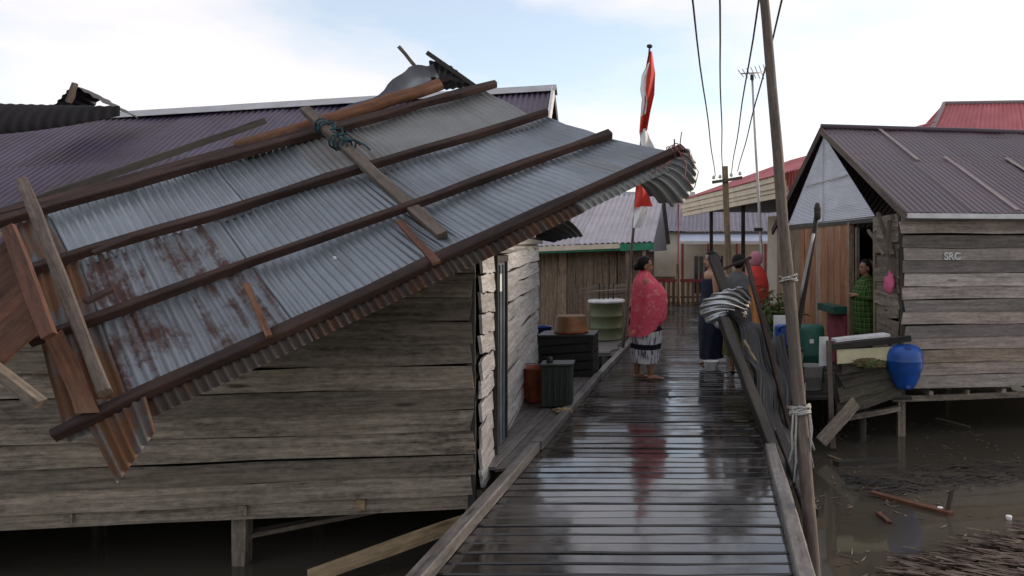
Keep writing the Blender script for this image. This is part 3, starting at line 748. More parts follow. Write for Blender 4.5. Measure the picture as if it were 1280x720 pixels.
# platform edge and the drum in front of the board hut
hp = thing('hut_platform', 'low plank platform under the green oil drum before the board hut', 'platform', (-2.4, 13.2, -.3))
for k in range(12):
    bar('plank', (-3.6, 11.6 + .2 * k, .02 + random.uniform(-.006, .006)), (-1.56 + random.uniform(-.05, .05), 11.75 + .2 * k, .02), .19, .03, 'curb_wood', hp, segs=3, cham=.004, rag=.02)
bar('edge_beam', (-3.6, 11.5, -.06), (-1.52, 11.62, -.06), .06, .12, 'dark_wood', hp)
for x in (-3.4, -2.5, -1.65): log('post', (x, 11.6, -1.2), (x, 11.6, 0), .05, .05, 'dark_wood', hp, segs=2)
d0 = at(758, 415, 13.3); d0.z = .037
dr = thing('oil_drum', 'dented green metal oil drum with pale lid in front of the board hut', 'drum', d0)
lathe('shell', [(.27, 0), (.285, .01), (.285, .03), (.275, .04), (.275, .20), (.288, .215), (.275, .23), (.275, .40), (.288, .415), (.275, .43), (.275, .60), (.285, .61), (.285, .63), (.26, .635)], d0, 'drum_green', dr, 32)
lathe('lid', [(.30, 0), (.32, .01), (.32, .04), (.29, .06), (.05, .065)], d0 + UP * .64, 'white_paint', dr, 20)
rk = thing('stick_rack', 'bundle of thin grey sticks lying across the lid of the oil drum', 'sticks', d0 + UP * .70)
for k in range(7):
    a_ = random.uniform(-.25, .25); L = random.uniform(.3, .5)
    cc = d0 + V((random.uniform(-.1, .1), random.uniform(-.15, .1), .725 + .035 * k))
    bar('stick', cc - V((math.cos(a_) * L, math.sin(a_) * L, .02)), cc + V((math.cos(a_) * L, math.sin(a_) * L, .02)), .022, .018, 'grey_wood', rk, segs=2)
for k in range(4):
    cc = d0 + V((-.12 + .08 * k, -.05, .70)); bar('peg', cc, cc + V((.01, 0, .28)), .02, .02, 'dark_wood', rk, segs=1)

# ------------------------------------------------------------------ board hut
HY = 14.6
hut = thing('board_hut', 'small hut of brown upright boards with pinkish grey corrugated roof', 'hut', (-2.7, HY + 1, -.2))
block('wall', (-2.95, HY + 1.55, .75), (3.1, 2.9, 1.6), 'dark_inside', hut)
x = -4.5
while x < -1.42:
    w = random.uniform(.13, .18)
    bar('wall_board', (x + w/2, HY + random.uniform(-.012, .012), -.12), (x + w/2 + random.uniform(-.01, .01), HY + random.uniform(-.012, .012), 1.58), w - .008, .025, 'hut_wood', hut, up=V((0, -1, 0)), segs=3, jit=.005)
    x += w
yv = HY
while yv < HY + 2.9:
    w = random.uniform(.15, .2)
    bar('wall_board', (-1.385, yv + w/2, -.12), (-1.385, yv + w/2, 1.58), w - .008, .025, 'hut_wood', hut, up=V((1, 0, 0)), segs=2)
    yv += w
eL, eR = V((-4.6, HY - .55, 1.60)), V((-1.12, HY - .40, 1.74))
rL, rR = V((-4.6, HY + 2.2, 2.70)), V((-1.12, HY + 2.6, 2.82))
roof_sheets(hut, eL, eR, rR, rL, 'pink_grey_roof', n=5, courses=1, pitch=.10, amp=.014)
roof_sheets(hut, V((-1.12, HY + 5, 1.7)), V((-4.6, HY + 5, 1.6)), rL, rR, 'pink_grey_roof', n=3, courses=1, pitch=.12, amp=.014)
bar('fascia', eL + V((0, .02, -.055)), eR.lerp(eL, .18) + V((0, .02, -.055)), .03, .09, 'cream_paint', hut)
bar('fascia', eL + V((0, .05, -.115)), eR.lerp(eL, .18) + V((0, .05, -.115)), .025, .045, 'green_paint', hut)
bar('fascia', eR.lerp(eL, .178) + V((0, .01, -.085)), eR + V((0, .01, -.085)), .03, .13, 'green_paint', hut)
for x, z1 in ((-1.30, 1.6), (-1.62, 1.55)): bar('porch_post', (x, HY - .35, -.2), (x, HY - .35, z1), .06, .06, 'hut_wood', hut)

gv_ = [V((-1.2, HY - .2, 1.55)), V((-1.2, HY + 4.8, 1.55)), rR + V((-.08, 0, -.03))]
obj('gable_wall', me_from('gable', [gv_[0], gv_[1], gv_[2], gv_[0] + V((-.03, 0, 0)), gv_[1] + V((-.03, 0, 0)), gv_[2] + V((-.03, 0, 0))], [(0, 1, 2), (5, 4, 3), (0, 3, 4, 1), (1, 4, 5, 2), (2, 5, 3, 0)]), 'dull_grey', hut)

# ------------------------------------------------------------------ far buildings at the end of the walk
def simple_house(name, label, x0, x1, y0, y1, z0, zw, eave, ridge, wallmat, roofmat, over=.4, pitch=.14, nsh=4, group=None, axis='X'):
    h = thing(name, label, 'house', ((x0 + x1) / 2, (y0 + y1) / 2, z0), 0, group)
    block('wall', ((x0 + x1) / 2, (y0 + y1) / 2, (z0 + zw) / 2), (x1 - x0, y1 - y0, zw - z0), wallmat, h)
    ym = (y0 + y1) / 2
    roof_sheets(h, V((x0 - over, y0 - over, eave)), V((x1 + over, y0 - over, eave)), V((x1 + over, ym, ridge)), V((x0 - over, ym, ridge)), roofmat, nsh, 1, pitch, .014)
    roof_sheets(h, V((x1 + over, y1 + over, eave)), V((x0 - over, y1 + over, eave)), V((x0 - over, ym, ridge)), V((x1 + over, ym, ridge)), roofmat, 3, 1, pitch, .014)
    return h
ch = simple_house('cream_house', 'cream walled house with slate purple roof and pale blue awning', -3.6, 3.4, 25.2, 30, -.4, 2.05, 2.14, 3.35, 'cream_wall', 'slate_roof', over=.35, nsh=6)
for (x0, x1) in ((-.68, -.18), (-.02, .30)):
    wn = block('window', ((x0 + x1) / 2, 25.18, .72), (x1 - x0, .06, 1.35), 'white_paint', ch)
    for k in range(3): block('pane', (x0 + (x1 - x0) * (k + .5) / 3, 25.14, .72), ((x1 - x0) / 3 - .05, .03, 1.22), 'glass_dark', wn)
bar('awning', (-1.1, 24.62, 1.93), (2.4, 24.62, 1.93), 1.0, .03, 'awning_blue', ch, up=V((0, -.35, 1)), segs=1, jit=0)
bar('awning_edge', (-1.1, 24.13, 1.77), (2.4, 24.13, 1.77), .03, .10, 'white_paint', ch, segs=1, jit=0)
for x in (-1.0, -.2, .7, 1.6): bar('porch_post', (x, 24.05, -.3), (x, 24.05, 1.74), .07, .07, 'pink_post', ch, segs=1)
bar('wall_trim', (-3.6, 25.17, .62), (-1.3, 25.17, .62), .04, .08, 'tan_wood', ch, segs=1, jit=0)
fc = thing('porch_fence', 'low reddish picket fence in front of the cream house', 'fence', (-1.2, 23.2, -.1))
bar('rail', (-3.2, 23.2, .62), (.3, 23.2, .62), .07, .09, 'pink_post', fc, segs=1)
bar('rail', (-3.2, 23.2, .12), (.3, 23.2, .12), .05, .06, 'hut_wood', fc, segs=1)
for k in range(24): bar('picket', (-3.15 + .147 * k, 23.24, -.1), (-3.15 + .147 * k, 23.24, .58), .09, .02, 'hut_wood', fc, up=V((0, -1, 0)), segs=1)
for x in (-2.3, -1.10, -.35): bar('post', (x, 23.15, -.4), (x, 23.15, .82), .09, .09, 'pink_post', fc, segs=1)
fp = thing('far_landing', 'cross walkway of grey planks in front of the low picket fence', 'walkway', (-1, 22, -.4))
for k in range(14): bar('plank', (-4.5, 21.15 + .15 * k, -.03), (2.6, 21.15 + .15 * k, -.03), .135, .03, 'deck_wood', fp, segs=2)
for x in (-4, -2.4, -.6, 1.2, 2.4): log('post', (x, 22, -1.2), (x, 22, -.045), .06, .06, 'dark_wood', fp, segs=2)
tl = thing('red_pole', 'tall thin reddish pole on a stump before the cream house', 'pole', (-1.05, 21.9, -.02))
log('rod', (-1.03, 21.9, -.02), (-1.03, 21.9, 2.9), .022, .018, 'pink_post', tl, n=7)
log('stump', (-1.03, 21.92, -.02), (-1.03, 21.92, 1.15), .06, .05, 'hut_wood', tl, n=8)
gh = simple_house('grey_house', 'far house with plain light grey roof behind the board hut', -5.5, -1.2, 29.5, 34, -.4, 2.2, 2.3, 3.9, 'cream_wall', 'grey_roof', over=.4)
dg = simple_house('dark_gable_house', 'low house with a dull purple lean roof left of the cream house', -4.6, -2.0, 20.6, 24.2, -.3, 1.6, 1.7, 2.4, 'cream_wall', 'slate_roof', over=.5)

# verandah house with red roof
vh = thing('verandah_house', 'red roofed house with cream eaves and slim dark verandah posts', 'house', (1.6, 19, -.3))
A_, B_ = V((-.98, 22.0, 2.56)), V((1.40, 15.6, 2.72))
dvec = (B_ - A_).normalized(); side = V((dvec.y, -dvec.x, 0)); side = side if side.x > 0 else -side
side = V((-dvec.y, dvec.x, 0)) if V((-dvec.y, dvec.x, 0)).x > 0 else V((dvec.y, -dvec.x, 0))
for k, (dz, ds, hh) in enumerate(((.0, .0, .12), (.11, -.03, .10), (.21, -.06, .13), (.335, -.085, .12))):
    bar('eave_board', A_ + UP * dz + side * (ds + .1), B_ + UP * dz + side * (ds + .1), .06, hh - .012, 'cream_paint' if k % 2 == 0 else 'tan_cream', vh, segs=3) if False else bar('eave_board', A_ + UP * dz + side * (ds + .1), B_ + UP * dz + side * (ds + .1), .06, hh - .012, 'cream_paint', vh, segs=3)
rA, rB = A_.lerp(B_, .28) + side * 2.6 + UP * 1.42, B_ + side * 2.6 + dvec * 1.5 + UP * 1.35
roof_sheets(vh, A_ + UP * .40 - side * .05, B_ + dvec * 1.2 + UP * .40 - side * .05, rB, rA, 'red_roof', 5, 1, .12, .014)
roof_sheets(vh, A_ + side * 5 + UP * .4, A_ + UP * .40 - side * .05, rA, rA - dvec * .02, 'red_roof', 3, 1, .12, .012)
bar('ceiling', A_.lerp(B_, .5) + side * .15 - dvec * 3.4 + UP * .02, A_.lerp(B_, .5) + side * .15 + dvec * 3.4 + UP * .02, .04, .04, 'dark_wood', vh)
block('ceiling_panel', A_.lerp(B_, .5) + side * 1.5 + UP * .03, (6.9, 2.6, .03), 'dark_wood', vh, math.atan2(dvec.y, dvec.x))
for f in (.28, .60, .92): 
    p = A_.lerp(B_, f) + side * .25; bar('verandah_post', (p.x, p.y, -.5), (p.x, p.y, p.z - .02), .09, .09, 'brown_wood', vh, segs=2)
p = A_.lerp(B_, .62) + side * 3.6; block('wall', (p.x, p.y, 1.0), (6.5, 2.6, 3.0), 'cream_wall', vh, math.atan2(dvec.y, dvec.x))

# red hip roofed house behind the right house
rh = thing('red_hip_house', 'house with bright red hipped metal roof rising behind the plank house', 'house', (7, 19, -.3))
block('wall', (8.6, 19.5, 1.1), (8, 5, 3.0), 'cream_wall', rh)
e0, e1 = V((4.15, 16.6, 3.05)), V((13.2, 16.6, 3.05)); g0_, g1_ = V((5.75, 19.2, 5.22)), V((12, 19.2, 5.3)); h0, h1 = V((4.15, 22, 3.05)), V((13.2, 22, 3.05))
roof_sheets(rh, e0, e1, g1_, g0_, 'red_roof', 7, 1, .12, .014)
roof_sheets(rh, h0, e0, g0_ + V((0, -.02, 0)), g0_ + V((0, .02, 0)), 'red_roof', 4, 1, .12, .012)
roof_sheets(rh, h1, h0, g0_, g1_, 'red_roof', 4, 1, .12, .014)
roof_sheets(rh, e1, h1, g1_ + V((0, .02, 0)), g1_ + V((0, -.02, 0)), 'red_roof', 3, 1, .12, .014)
log('hip_cap', e0, g0_, .06, .06, 'faded_strip', rh, n=6); log('ridge_cap', g0_, g1_, .06, .06, 'faded_strip', rh, n=6)

# ------------------------------------------------------------------ right plank house with gable
T2 = R(9.5)
U2 = V((math.cos(T2), math.sin(T2), 0)); W2 = V((-math.sin(T2), math.cos(T2), 0)); C2 = V((2.12, 8.75, 0))
def RH(u, v, z): return C2 + U2 * u + W2 * v + UP * z
r = thing('plank_house', 'brown and grey plank house with maroon roof, metal gable and open doorway', 'house', RH(2, 2.8, -.4), T2)
z = .02; k = 0
while z < 1.98:
    w = random.uniform(.134, .146); xl = random.uniform(-.02, .05)
    p0, p1 = RH(xl, -.02, z + w/2 + random.uniform(-.01, .01)), RH(4.2, -.02, z + w/2 + random.uniform(-.012, .012))
    M = axis_frame(p0, p1, -W2) @ Matrix.Rotation(R(-6), 4, 'X')
    obj('wall_plank', bar_mesh((p1 - p0).length, w, .022, segs=7, jit=.007, rag=.015), 'right_wood', r, M)
    z += w + random.uniform(.002, .010)
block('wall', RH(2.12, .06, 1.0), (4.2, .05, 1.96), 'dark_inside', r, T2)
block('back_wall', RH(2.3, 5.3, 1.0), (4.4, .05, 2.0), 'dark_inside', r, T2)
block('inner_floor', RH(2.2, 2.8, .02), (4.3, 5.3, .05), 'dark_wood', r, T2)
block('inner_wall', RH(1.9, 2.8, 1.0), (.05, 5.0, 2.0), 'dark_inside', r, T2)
z = .05
while z < 1.85:                                   # return wall beside the door
    w = random.uniform(.15, .17); sl2 = random.uniform(-.03, .03)
    bar('wall_plank', RH(-.02, .02, z + w/2 - sl2), RH(-.02 + random.uniform(-.02, .02), .70 + random.uniform(-.03, .03), z + w/2 + sl2), w, .022, 'dark_grey_plank' if False else 'grey_wood', r, up=U2, segs=3, jit=.008, rag=.02)
    z += .15
bar('corner_post', RH(.02, .02, -.1), RH(.02, .02, 2.0), .06, .06, 'dark_wood', r, up=W2)
bar('broken_strut', RH(-.08, .05, 1.55), RH(-.05, .55, 2.05), .05, .04, 'pole_wood', r, segs=3)
bar('broken_strut', RH(-.1, .1, 1.25), RH(-.08, .12, 1.95), .06, .03, 'pole_wood', r, segs=3)
bar('broken_strut', RH(-.1, .75, 1.85), RH(-.12, .2, 1.55), .03, .03, 'grey_wood', r, segs=3)
bar('door_post', RH(0, .74, 0), RH(0, .74, 1.98), .06, .06, 'hut_wood', r, up=U2)
bar('door_post', RH(0, 1.66, 0), RH(0, 1.66, 1.98), .07, .07, 'hut_wood', r, up=U2)
bar('door_post', RH(.03, 1.50, 0), RH(.02, 1.46, 1.9), .06, .04, 'grey_wood', r, up=U2)
for k in range(7):                                 # brown boarded panel left of the door
    v0 = 1.72 + .30 * k
    bar('wall_board', RH(-.01, v0 + .15, .02), RH(-.01, v0 + .15, 1.97), .29, .022, 'panel_wood' if k not in (4,) else 'hut_wood', r, up=-U2, segs=3, jit=.003)
for k in range(6):
    v0 = 3.85 + .30 * k
    bar('wall_board', RH(-.01, v0 + .15, .02), RH(-.01, v0 + .15, 1.97), .29, .022, 'hut_wood' if k % 3 else 'panel_wood', r, up=-U2, segs=3, jit=.003)
bar('bench', RH(-.12, 1.75, .78), RH(-.12, 2.5, .78), .18, .1, 'dull_green', r)
pnl = block('door_leaf', RH(-.05, 2.1, .35), (.03, .75, .7), 'pink_post', r, T2)
# gable of small-waved metal; waves run level
GZ0, GZ1 = 2.0, 3.28
gm = lambda u, v: RH(-.03, .70 + (1 - u) * (2.10) * v * 0 + (.0), 0)
def gab(u, v):
    z = GZ0 + (GZ1 - GZ0) * u; half = 1 - u * .985
    vm = 2.75; v0 = vm - 2.08 * half; v1 = vm + 2.10 * half
    return RH(-.03, v0 + (v1 - v0) * v, z)
corr('gable_sheet', gab(0, 0), gab(1, 0), gab(1, 1), gab(0, 1), 'gable_metal', r, .042, .006, 3, fn=gab, cpw=5)
bar('gable_batten', RH(-.05, 2.75, 2.02), RH(-.05, 2.75, 3.2), .012, .01, 'antenna_metal', r, up=U2)
bar('gable_lap', RH(-.055, 1.7, 2.62), RH(-.055, 3.7, 2.62), .012, .012, 'antenna_metal', r, up=U2)
bar('tie_beam', RH(-.01, .1, 1.985), RH(-.01, 5.3, 1.985), .05, .07, 'dark_wood', r, up=UP)
ov = -.06
eL, eR = RH(ov, -.32, 2.02), RH(4.6, -.32, 2.02)
rL, rR = RH(ov - .02, 2.75, 3.42), RH(4.6, 2.75, 3.42)
bL, bR = RH(ov, 5.85, 1.98), RH(4.6, 5.85, 1.98)
roof_sheets(r, eL, eR, rR, rL, 'maroon_roof', 6, 2, .075, .006, lap=.03, crumple=.014)
roof_sheets(r, bR, bL, rL, rR, 'maroon_roof', 3, 1, .10, .010)
for (ua, va, vb) in ((.9, .55, 1.0), (1.35, .02, .6), (2.25, .2, .6)):
    f = ua / 4.66
    P_ = lambda f, v: (eL.lerp(eR, f)).lerp(rL.lerp(rR, f), v)
    nn = (eR - eL).cross(rL - eL).normalized()
    bar('roof_strip', P_(f, va) + nn * .016, P_(f, vb) + nn * .016, .055, .008, 'strip_pink', r, up=nn, segs=2, jit=.001)
log('ridge_cap', rL + UP * .01, rR + UP * .01, .045, .045, 'maroon_roof', r, n=8, segs=4)
bar('gutter', eL + V((-.0, -.03, -.035)), eR + V((0, -.03, -.035)), .05, .055, 'white_paint', r, segs=6, jit=.003)
bar('barge_board', eL + UP * -.05, rL + UP * -.045, .03, .09, 'pole_wood', r)
bar('barge_board', bL + UP * -.06, rL + UP * -.05, .03, .12, 'brown_wood', r)
for f in (.08, .35, .65, .93):
    bar('rafter_purlin', eL.lerp(rL, f) + UP * -.045, eR.lerp(rR, f) + UP * -.045, .04, .05, 'dark_wood', r)
bar('floor_beam', RH(-.1, .0, -.085), RH(4.3, .0, -.085), .06, .06, 'grey_wood', r, segs=6, jit=.005)
bar('floor_beam', RH(.0, .05, -.06), RH(.0, 5.3, -.06), .08, .1, 'dark_wood', r)
for u in (.35, .8, 1.25, 1.7, 2.2): bar('joist_end', RH(u, -.05, -.03), RH(u, .3, -.03), .05, .05, 'grey_wood', r, segs=1)
for u, v in ((.03, .0), (1.9, .0), (3.6, .0), (.03, 2.6), (1.9, 2.6), (.03, 5.2), (3.6, 2.6)):
    bar('stilt', RH(u, v + .06, -1.3), RH(u, v + .06, -.1), .09, .09, 'grey_wood', r, segs=3)
# white painted letters on a plank
tc_ = bpy.data.curves.new('letters', 'FONT'); tc_.body = 'SRC'; tc_.size = .115; tc_.extrude = .002; tc_.offset = .004
to = bpy.data.objects.new('tmp_letters', tc_); COL.objects.link(to)
bpy.context.view_layer.update()
tme = bpy.data.meshes.new_from_object(to.evaluated_get(bpy.context.evaluated_depsgraph_get()))
bpy.data.objects.remove(to)
lm = Matrix((U2, UP, -W2)).transposed().to_4x4(); lm.translation = RH(.50, -.062, 1.50)
tme.materials.clear(); obj('lettering', tme, 'chalk_paint', r, lm)
pk = thing('cloth_bundle', 'small pink cloth hanging on the dark return wall beside the doorway', 'cloth', RH(-.1, .12, 1.0))
bm = bmesh.new(); bmesh.ops.create_icosphere(bm, subdivisions=3, radius=1)
for v in bm.verts:
    nn = noise.noise(v.co * 2.1) * .35; v.co = V((v.co.x * .06, v.co.y * .05, v.co.z * .12 * (1.2 if v.co.z > 0 else .9))) * (1 + nn)
me = bpy.data.meshes.new('cloth'); bm.to_mesh(me); bm.free(); me.polygons.foreach_set('use_smooth', [True] * len(me.polygons))
obj('cloth', me, 'pink_cloth', pk, Matrix.Translation(RH(-.09, .10, 1.22)))
cord('loop', [RH(-.09, .1, 1.33), RH(-.05, .1, 1.38), RH(-.02, .1, 1.40)], .006, 'pink_cloth', pk)

# terrace between walk and right house
te = thing('terrace', 'dark plank terrace between the walkway and the maroon roofed house', 'terrace', (1.3, 10.5, -.4))
for k in range(34):
    yk = 8.55 + .155 * k
    bar('plank', (.56, yk, -.03 + random.uniform(-.01, .01)), (2.15 - .165 * (yk - 8.75), yk + random.uniform(-.02, .02), -.03 + random.uniform(-.01, .01)), .14, .03, 'dark_wood', te, segs=2)
for x in (.62, 1.7): bar('joist', (x, 8.5, -.10), (x - (.0 if x < 1 else .4), 13.6, -.10), .06, .1, 'dark_wood', te)
for x, yk in ((.65, 8.6), (1.65, 8.6), (.65, 11), (1.5, 11)): log('post', (x, yk, -1.2), (x, yk, -.06), .05, .05, 'dark_wood', te, segs=2)

# low boarded bin at the terrace edge with cream panel
bn = thing('boarded_wall', 'low wall of dark slanting boards with a cream panel beside the blue drum', 'low wall', at(1080, 515, 8.2))
for k in range(4):
    y0, y1 = 512 - 18 * k, 486 - 13 * k
    bar('board', at(1046 + 2 * k, y0, 8.25 - .012 * k), at(1124, y1, 8.35 - .012 * k), .165, .022, 'damp_wood', bn, up=V((0, -1, .1)), segs=5, jit=.01, rag=.03)
bar('panel', at(1046, 446, 8.19), at(1116, 442, 8.25), .15, .02, 'yellow_board', bn, up=V((0, -1, 0)), segs=2, jit=.002)
bar('rail', at(1034, 434, 8.2), at(1138, 423, 8.25), .07, .06, 'dark_wood', bn, segs=4)
bar('top_board', at(1042, 425, 8.45), at(1108, 418, 8.6), .16, .03, 'white_paint', bn, segs=3, rag=.02)
bar('end_board', at(1030, 421, 8.3), at(1030, 457, 8.3), .095, .03, 'white_paint', bn, up=V((0, -1, 0)), segs=2)
bar('post', at(1036, 426, 8.18), at(1041, 560, 8.18), .055, .05, 'pole_wood', bn, segs=4)
bar('post', at(1048, 432, 8.3), at(1048, 520, 8.3), .06, .05, 'dark_wood', bn, segs=4)
bar('brace', at(1026, 552, 8.0), at(1070, 503, 8.15), .13, .03, 'grey_wood', bn, up=V((0, -1, .2)), segs=3, rag=.02)
bar('lower_beam', at(1060, 522, 8.45), at(1125, 510, 8.5), .08, .05, 'grey_wood', bn, segs=3)
ms = thing('moss_patch', 'clump of green moss on top of the slanting dark boards', 'moss', at(1090, 458, 8.2))
bm = bmesh.new(); bmesh.ops.create_icosphere(bm, subdivisions=4, radius=1)
for v in bm.verts: v.co = V((v.co.x * .16, v.co.y * .05, v.co.z * .05)) * (1 + .5 * noise.noise(v.co * 5))
me = bpy.data.meshes.new('moss'); bm.to_mesh(me); bm.free(); obj('moss', me, 'leaf_dry', ms, Matrix.Translation(at(1088, 454, 8.15)))

bd = thing('blue_drum', 'bright blue plastic drum hanging on the corner of the plank house', 'drum', at(1131, 487, 8.2))
bp = at(1131, 487, 8.25)
lathe('shell', [(.03, 0), (.085, .012), (.115, .05), (.15, .13), (.182, .22), (.196, .28), (.199, .31), (.203, .318), (.199, .326), (.196, .36), (.186, .405), (.168, .44), (.135, .468), (.09, .482), (.03, .487)], bp, 'blue_plastic', bd, 36)
block('grip', bp + V((0, -.13, .455)), (.07, .06, .04), 'navy_plastic', bd, 0, .012)
cord('handle', [bp + V((-.05 + .1 * k / 6, -.16 + .03 * abs(k - 3) / 3, .44 - .035 * math.sin(k * math.pi / 6))) for k in range(7)], .012, 'blue_plastic', bd)
lathe('drain_cap', [(.028, 0), (.028, .03), (.015, .035)], bp + V((0, -.10, .04)), 'navy_plastic', bd, 12, rot=Matrix.Rotation(R(65), 3, 'X'))

cord('strap', [bp + V((-.03, -.08, .47)), bp + V((-.05, -.02, .53)), at(1126, 424, 8.25), at(1132, 421, 8.27)], .008, 'rope_teal', bd)

# small things on the terrace
gd = thing('barrel', 'dull green plastic barrel on the terrace behind the leaning pole', 'barrel', at(1011, 440, 9.6))
b0 = at(1010, 440, 9.6); b0.z = -.01
lathe('shell', [(.19, 0), (.205, .02), (.205, .3), (.215, .32), (.205, .34), (.205, .62), (.195, .66), (.17, .68), (.02, .685)], b0, 'crate_green2' if 'crate_green2' in MATS else 'dull_green', gd)
block('tag', b0 + V((.02, -.207, .5)), (.05, .008, .05), 'white_paint', gd)
wb = thing('white_bucket', 'dirty white bucket at the terrace edge beside the leaning pole', 'bucket', at(1014, 470, 8.9))
b1 = at(1013, 470, 8.9); b1.z = -.005
lathe('shell', [(.11, 0), (.12, .01), (.15, .27), (.16, .28), (.148, .275), (.125, .03), (.01, .03)], b1, 'rope_white', wb)
cord('handle', [b1 + V((.155 * math.cos(a), -.10 * math.sin(a), .27 - .08 * math.sin(a))) for a in [k * math.pi / 8 for k in range(9)]], .004, 'cable_black', wb)
jc = thing('jerrycan', 'blue jerrycan with carrying handle standing on a dark block among the plants', 'jerrycan', at(980, 432, 8.9))
j0 = at(980, 419, 8.9)
block('body', j0, (.22, .14, .25), 'blue_plastic', jc, 0, .035)
cord('handle', [j0 + V((-.06, -.075, .05)), j0 + V((-.055, -.10, .10)), j0 + V((0, -.105, .12)), j0 + V((.055, -.10, .10)), j0 + V((.06, -.075, .05))], .016, 'navy_plastic', jc)
block('recess', j0 + V((0, -.072, -.01)), (.06, .012, .13), 'navy_plastic', jc, 0, .005)
bt = thing('dark_block', 'black box supporting the blue jerrycan among the plants', 'box', (j0.x, j0.y, 0))
block('body', (j0.x, j0.y + .03, (j0.z - .125 - .012) / 2), (.42, .34, j0.z - .125 - .005 + .0), 'black_stuff', bt, 0, .015)
wp = thing('white_board', 'small white board behind the blue jerrycan', 'board', at(980, 405, 9.1))
block('board', at(981, 410, 9.12), (.27, .02, .30), 'white_paint', wp, 0, .004)

wt_ = thing('white_tub', 'small white tub standing on the walk in front of the dark blue wrap', 'tub', at(889, 470, 10.2))
p_ = at(889, 470, 10.2); p_.z = .0
lathe('shell', [(.075, .0), (.085, .01), (.10, .12), (.108, .13), (.098, .128), (.08, .02), (.01, .02)], p_, 'white_paint', wt_, 20)
lathe('base', [(.06, 0), (.078, .006), (.078, .012)], p_ - UP * .003, 'black_stuff', wt_, 16)

# ------------------------------------------------------------------ plants on the terrace
def plant(name, label, base, h, spread, n, mat, seed, leaf=(.11, .022)):
    rr = random.Random(seed); t = thing(name, label, 'plant', base)
    vv, ff = [], []
    sv, sf = [], []
    for s in range(max(4, n // 26)):
        a = rr.uniform(0, 6.28); tip = V((math.cos(a) * spread * rr.uniform(.3, 1), math.sin(a) * spread * rr.uniform(.3, 1), h * rr.uniform(.6, 1)))
        p1 = V((tip.x * .3, tip.y * .3, tip.z * .55))
        tv, tf = tube_verts([V((tip.x * .05, tip.y * .05, 0)), p1, tip], [.008, .006, .003], 5)
        o = len(sv); sv += tv; sf += [tuple(i + o for i in f) for f in tf]
        for k in range(26):
            f = rr.uniform(.3, 1); c = p1.lerp(tip, (f - .3) / .7)
            d = V((rr.gauss(0, 1), rr.gauss(0, 1), rr.gauss(.15, .7))).normalized(); L = leaf[0] * rr.uniform(.6, 1.4); w = leaf[1] * rr.uniform(.7, 1.4)
            e = d.cross(V((rr.gauss(0, 1), rr.gauss(0, 1), rr.gauss(0, 1)))).normalized(); m1 = c + d * L * .45 + e * w; m2 = c + d * L * .45 - e * w
            tp_ = c + d * L - UP * L * .25
            o = len(vv); vv += [c, m1, tp_, m2]; ff.append((o, o + 1, o + 2, o + 3))
    obj('stem', me_from('stem', sv, sf), 'stem_brown', t, Matrix.Translation(V(base)))
    obj('foliage', me_from('foliage', vv, ff), mat, t, Matrix.Translation(V(base)))
    return t
def ground(x, y, Y, z=-.01): p = at(x, y, Y); p.z = z; return p
plant('leafy_plant', 'bushy green plant growing at the terrace edge behind the debris', ground(962, 450, 10.2), 1.0, .42, 400, 'leaf_green', 1)
plant('leafy_plant', 'yellowish thin leaved plant beside the bushy green one', ground(975, 450, 10.6), 1.15, .34, 300, 'leaf_dry', 2, (.16, .014))
plant('leafy_plant', 'low dark plant beside the leaning beams at walkway edge', ground(945, 460, 9.7), .75, .32, 260, 'leaf_green', 3)
plant('leafy_plant', 'small plant between the jerrycan box and the walkway kerb', ground(958, 470, 9.0), .55, .25, 200, 'leaf_green', 4)

# ------------------------------------------------------------------ debris heap on the right edge of the walk
def deb(name, label, cat, x0, y0, Y0, x1, y1, Y1, w, t, mat, **k):
    th = thing(name, label, cat, at(x1, y1, Y1)); bar('timber', at(x0, y0, Y0), at(x1, y1, Y1), w, t, mat, th, segs=6, jit=.006, cham=.008, rag=.02, **k); return th
deb('leaning_beam', 'thick black beam leaning steeply over the walkway edge', 'beam', 890, 320, 8.2, 990, 568, 7.0, .11, .06, 'dark_wood', up=V((.3, -1, 0)))
deb('leaning_beam', 'dark beam lying along the bent zinc sheet on the heap', 'beam', 904, 398, 7.2, 985, 610, 5.9, .10, .06, 'dark_wood', up=V((.5, -1, .3)))
deb('leaning_beam', 'thin brown pole crossing the heap beside the plants', 'pole', 934, 326, 8.4, 1000, 590, 6.6, .045, .04, 'brown_wood')
deb('leaning_beam', 'short reddish stick laid across the tops of the leaning beams', 'stick', 899, 338, 8.3, 938, 322, 8.45, .03, .03, 'brown_wood')
deb('splintered_plank', 'bright orange splintered plank standing in the plants', 'plank', 940, 356, 8.7, 946, 410, 8.6, .085, .02, 'orange_bright')
deb('splintered_plank', 'raw pale splinter sticking out of the dark heap', 'plank', 930, 425, 7.3, 946, 452, 7.2, .03, .015, 'tan_wood')
deb('leaning_beam', 'forked grey branch standing against the tall leaning pole', 'branch', 1000, 440, 7.2, 985, 590, 6.9, .06, .05, 'dark_wood')
deb('fallen_timber', 'dark timber lying along the kerb under the heap', 'beam', 948, 470, 8.0, 1012, 640, 5.35, .09, .06, 'dark_wood')
kinds = ['dark split stick jammed under the leaning beams', 'thin broken batten sticking out beside the kerb', 'grey lath crossing the crumpled sheets', 'brown lath hanging over the water from the heap', 'bent dark stick between the plants and the heap', 'short pale lath caught in the crumpled sheets', 'thin dark rod standing behind the bent zinc sheet', 'muddy stick leaning on the tall tied pole']
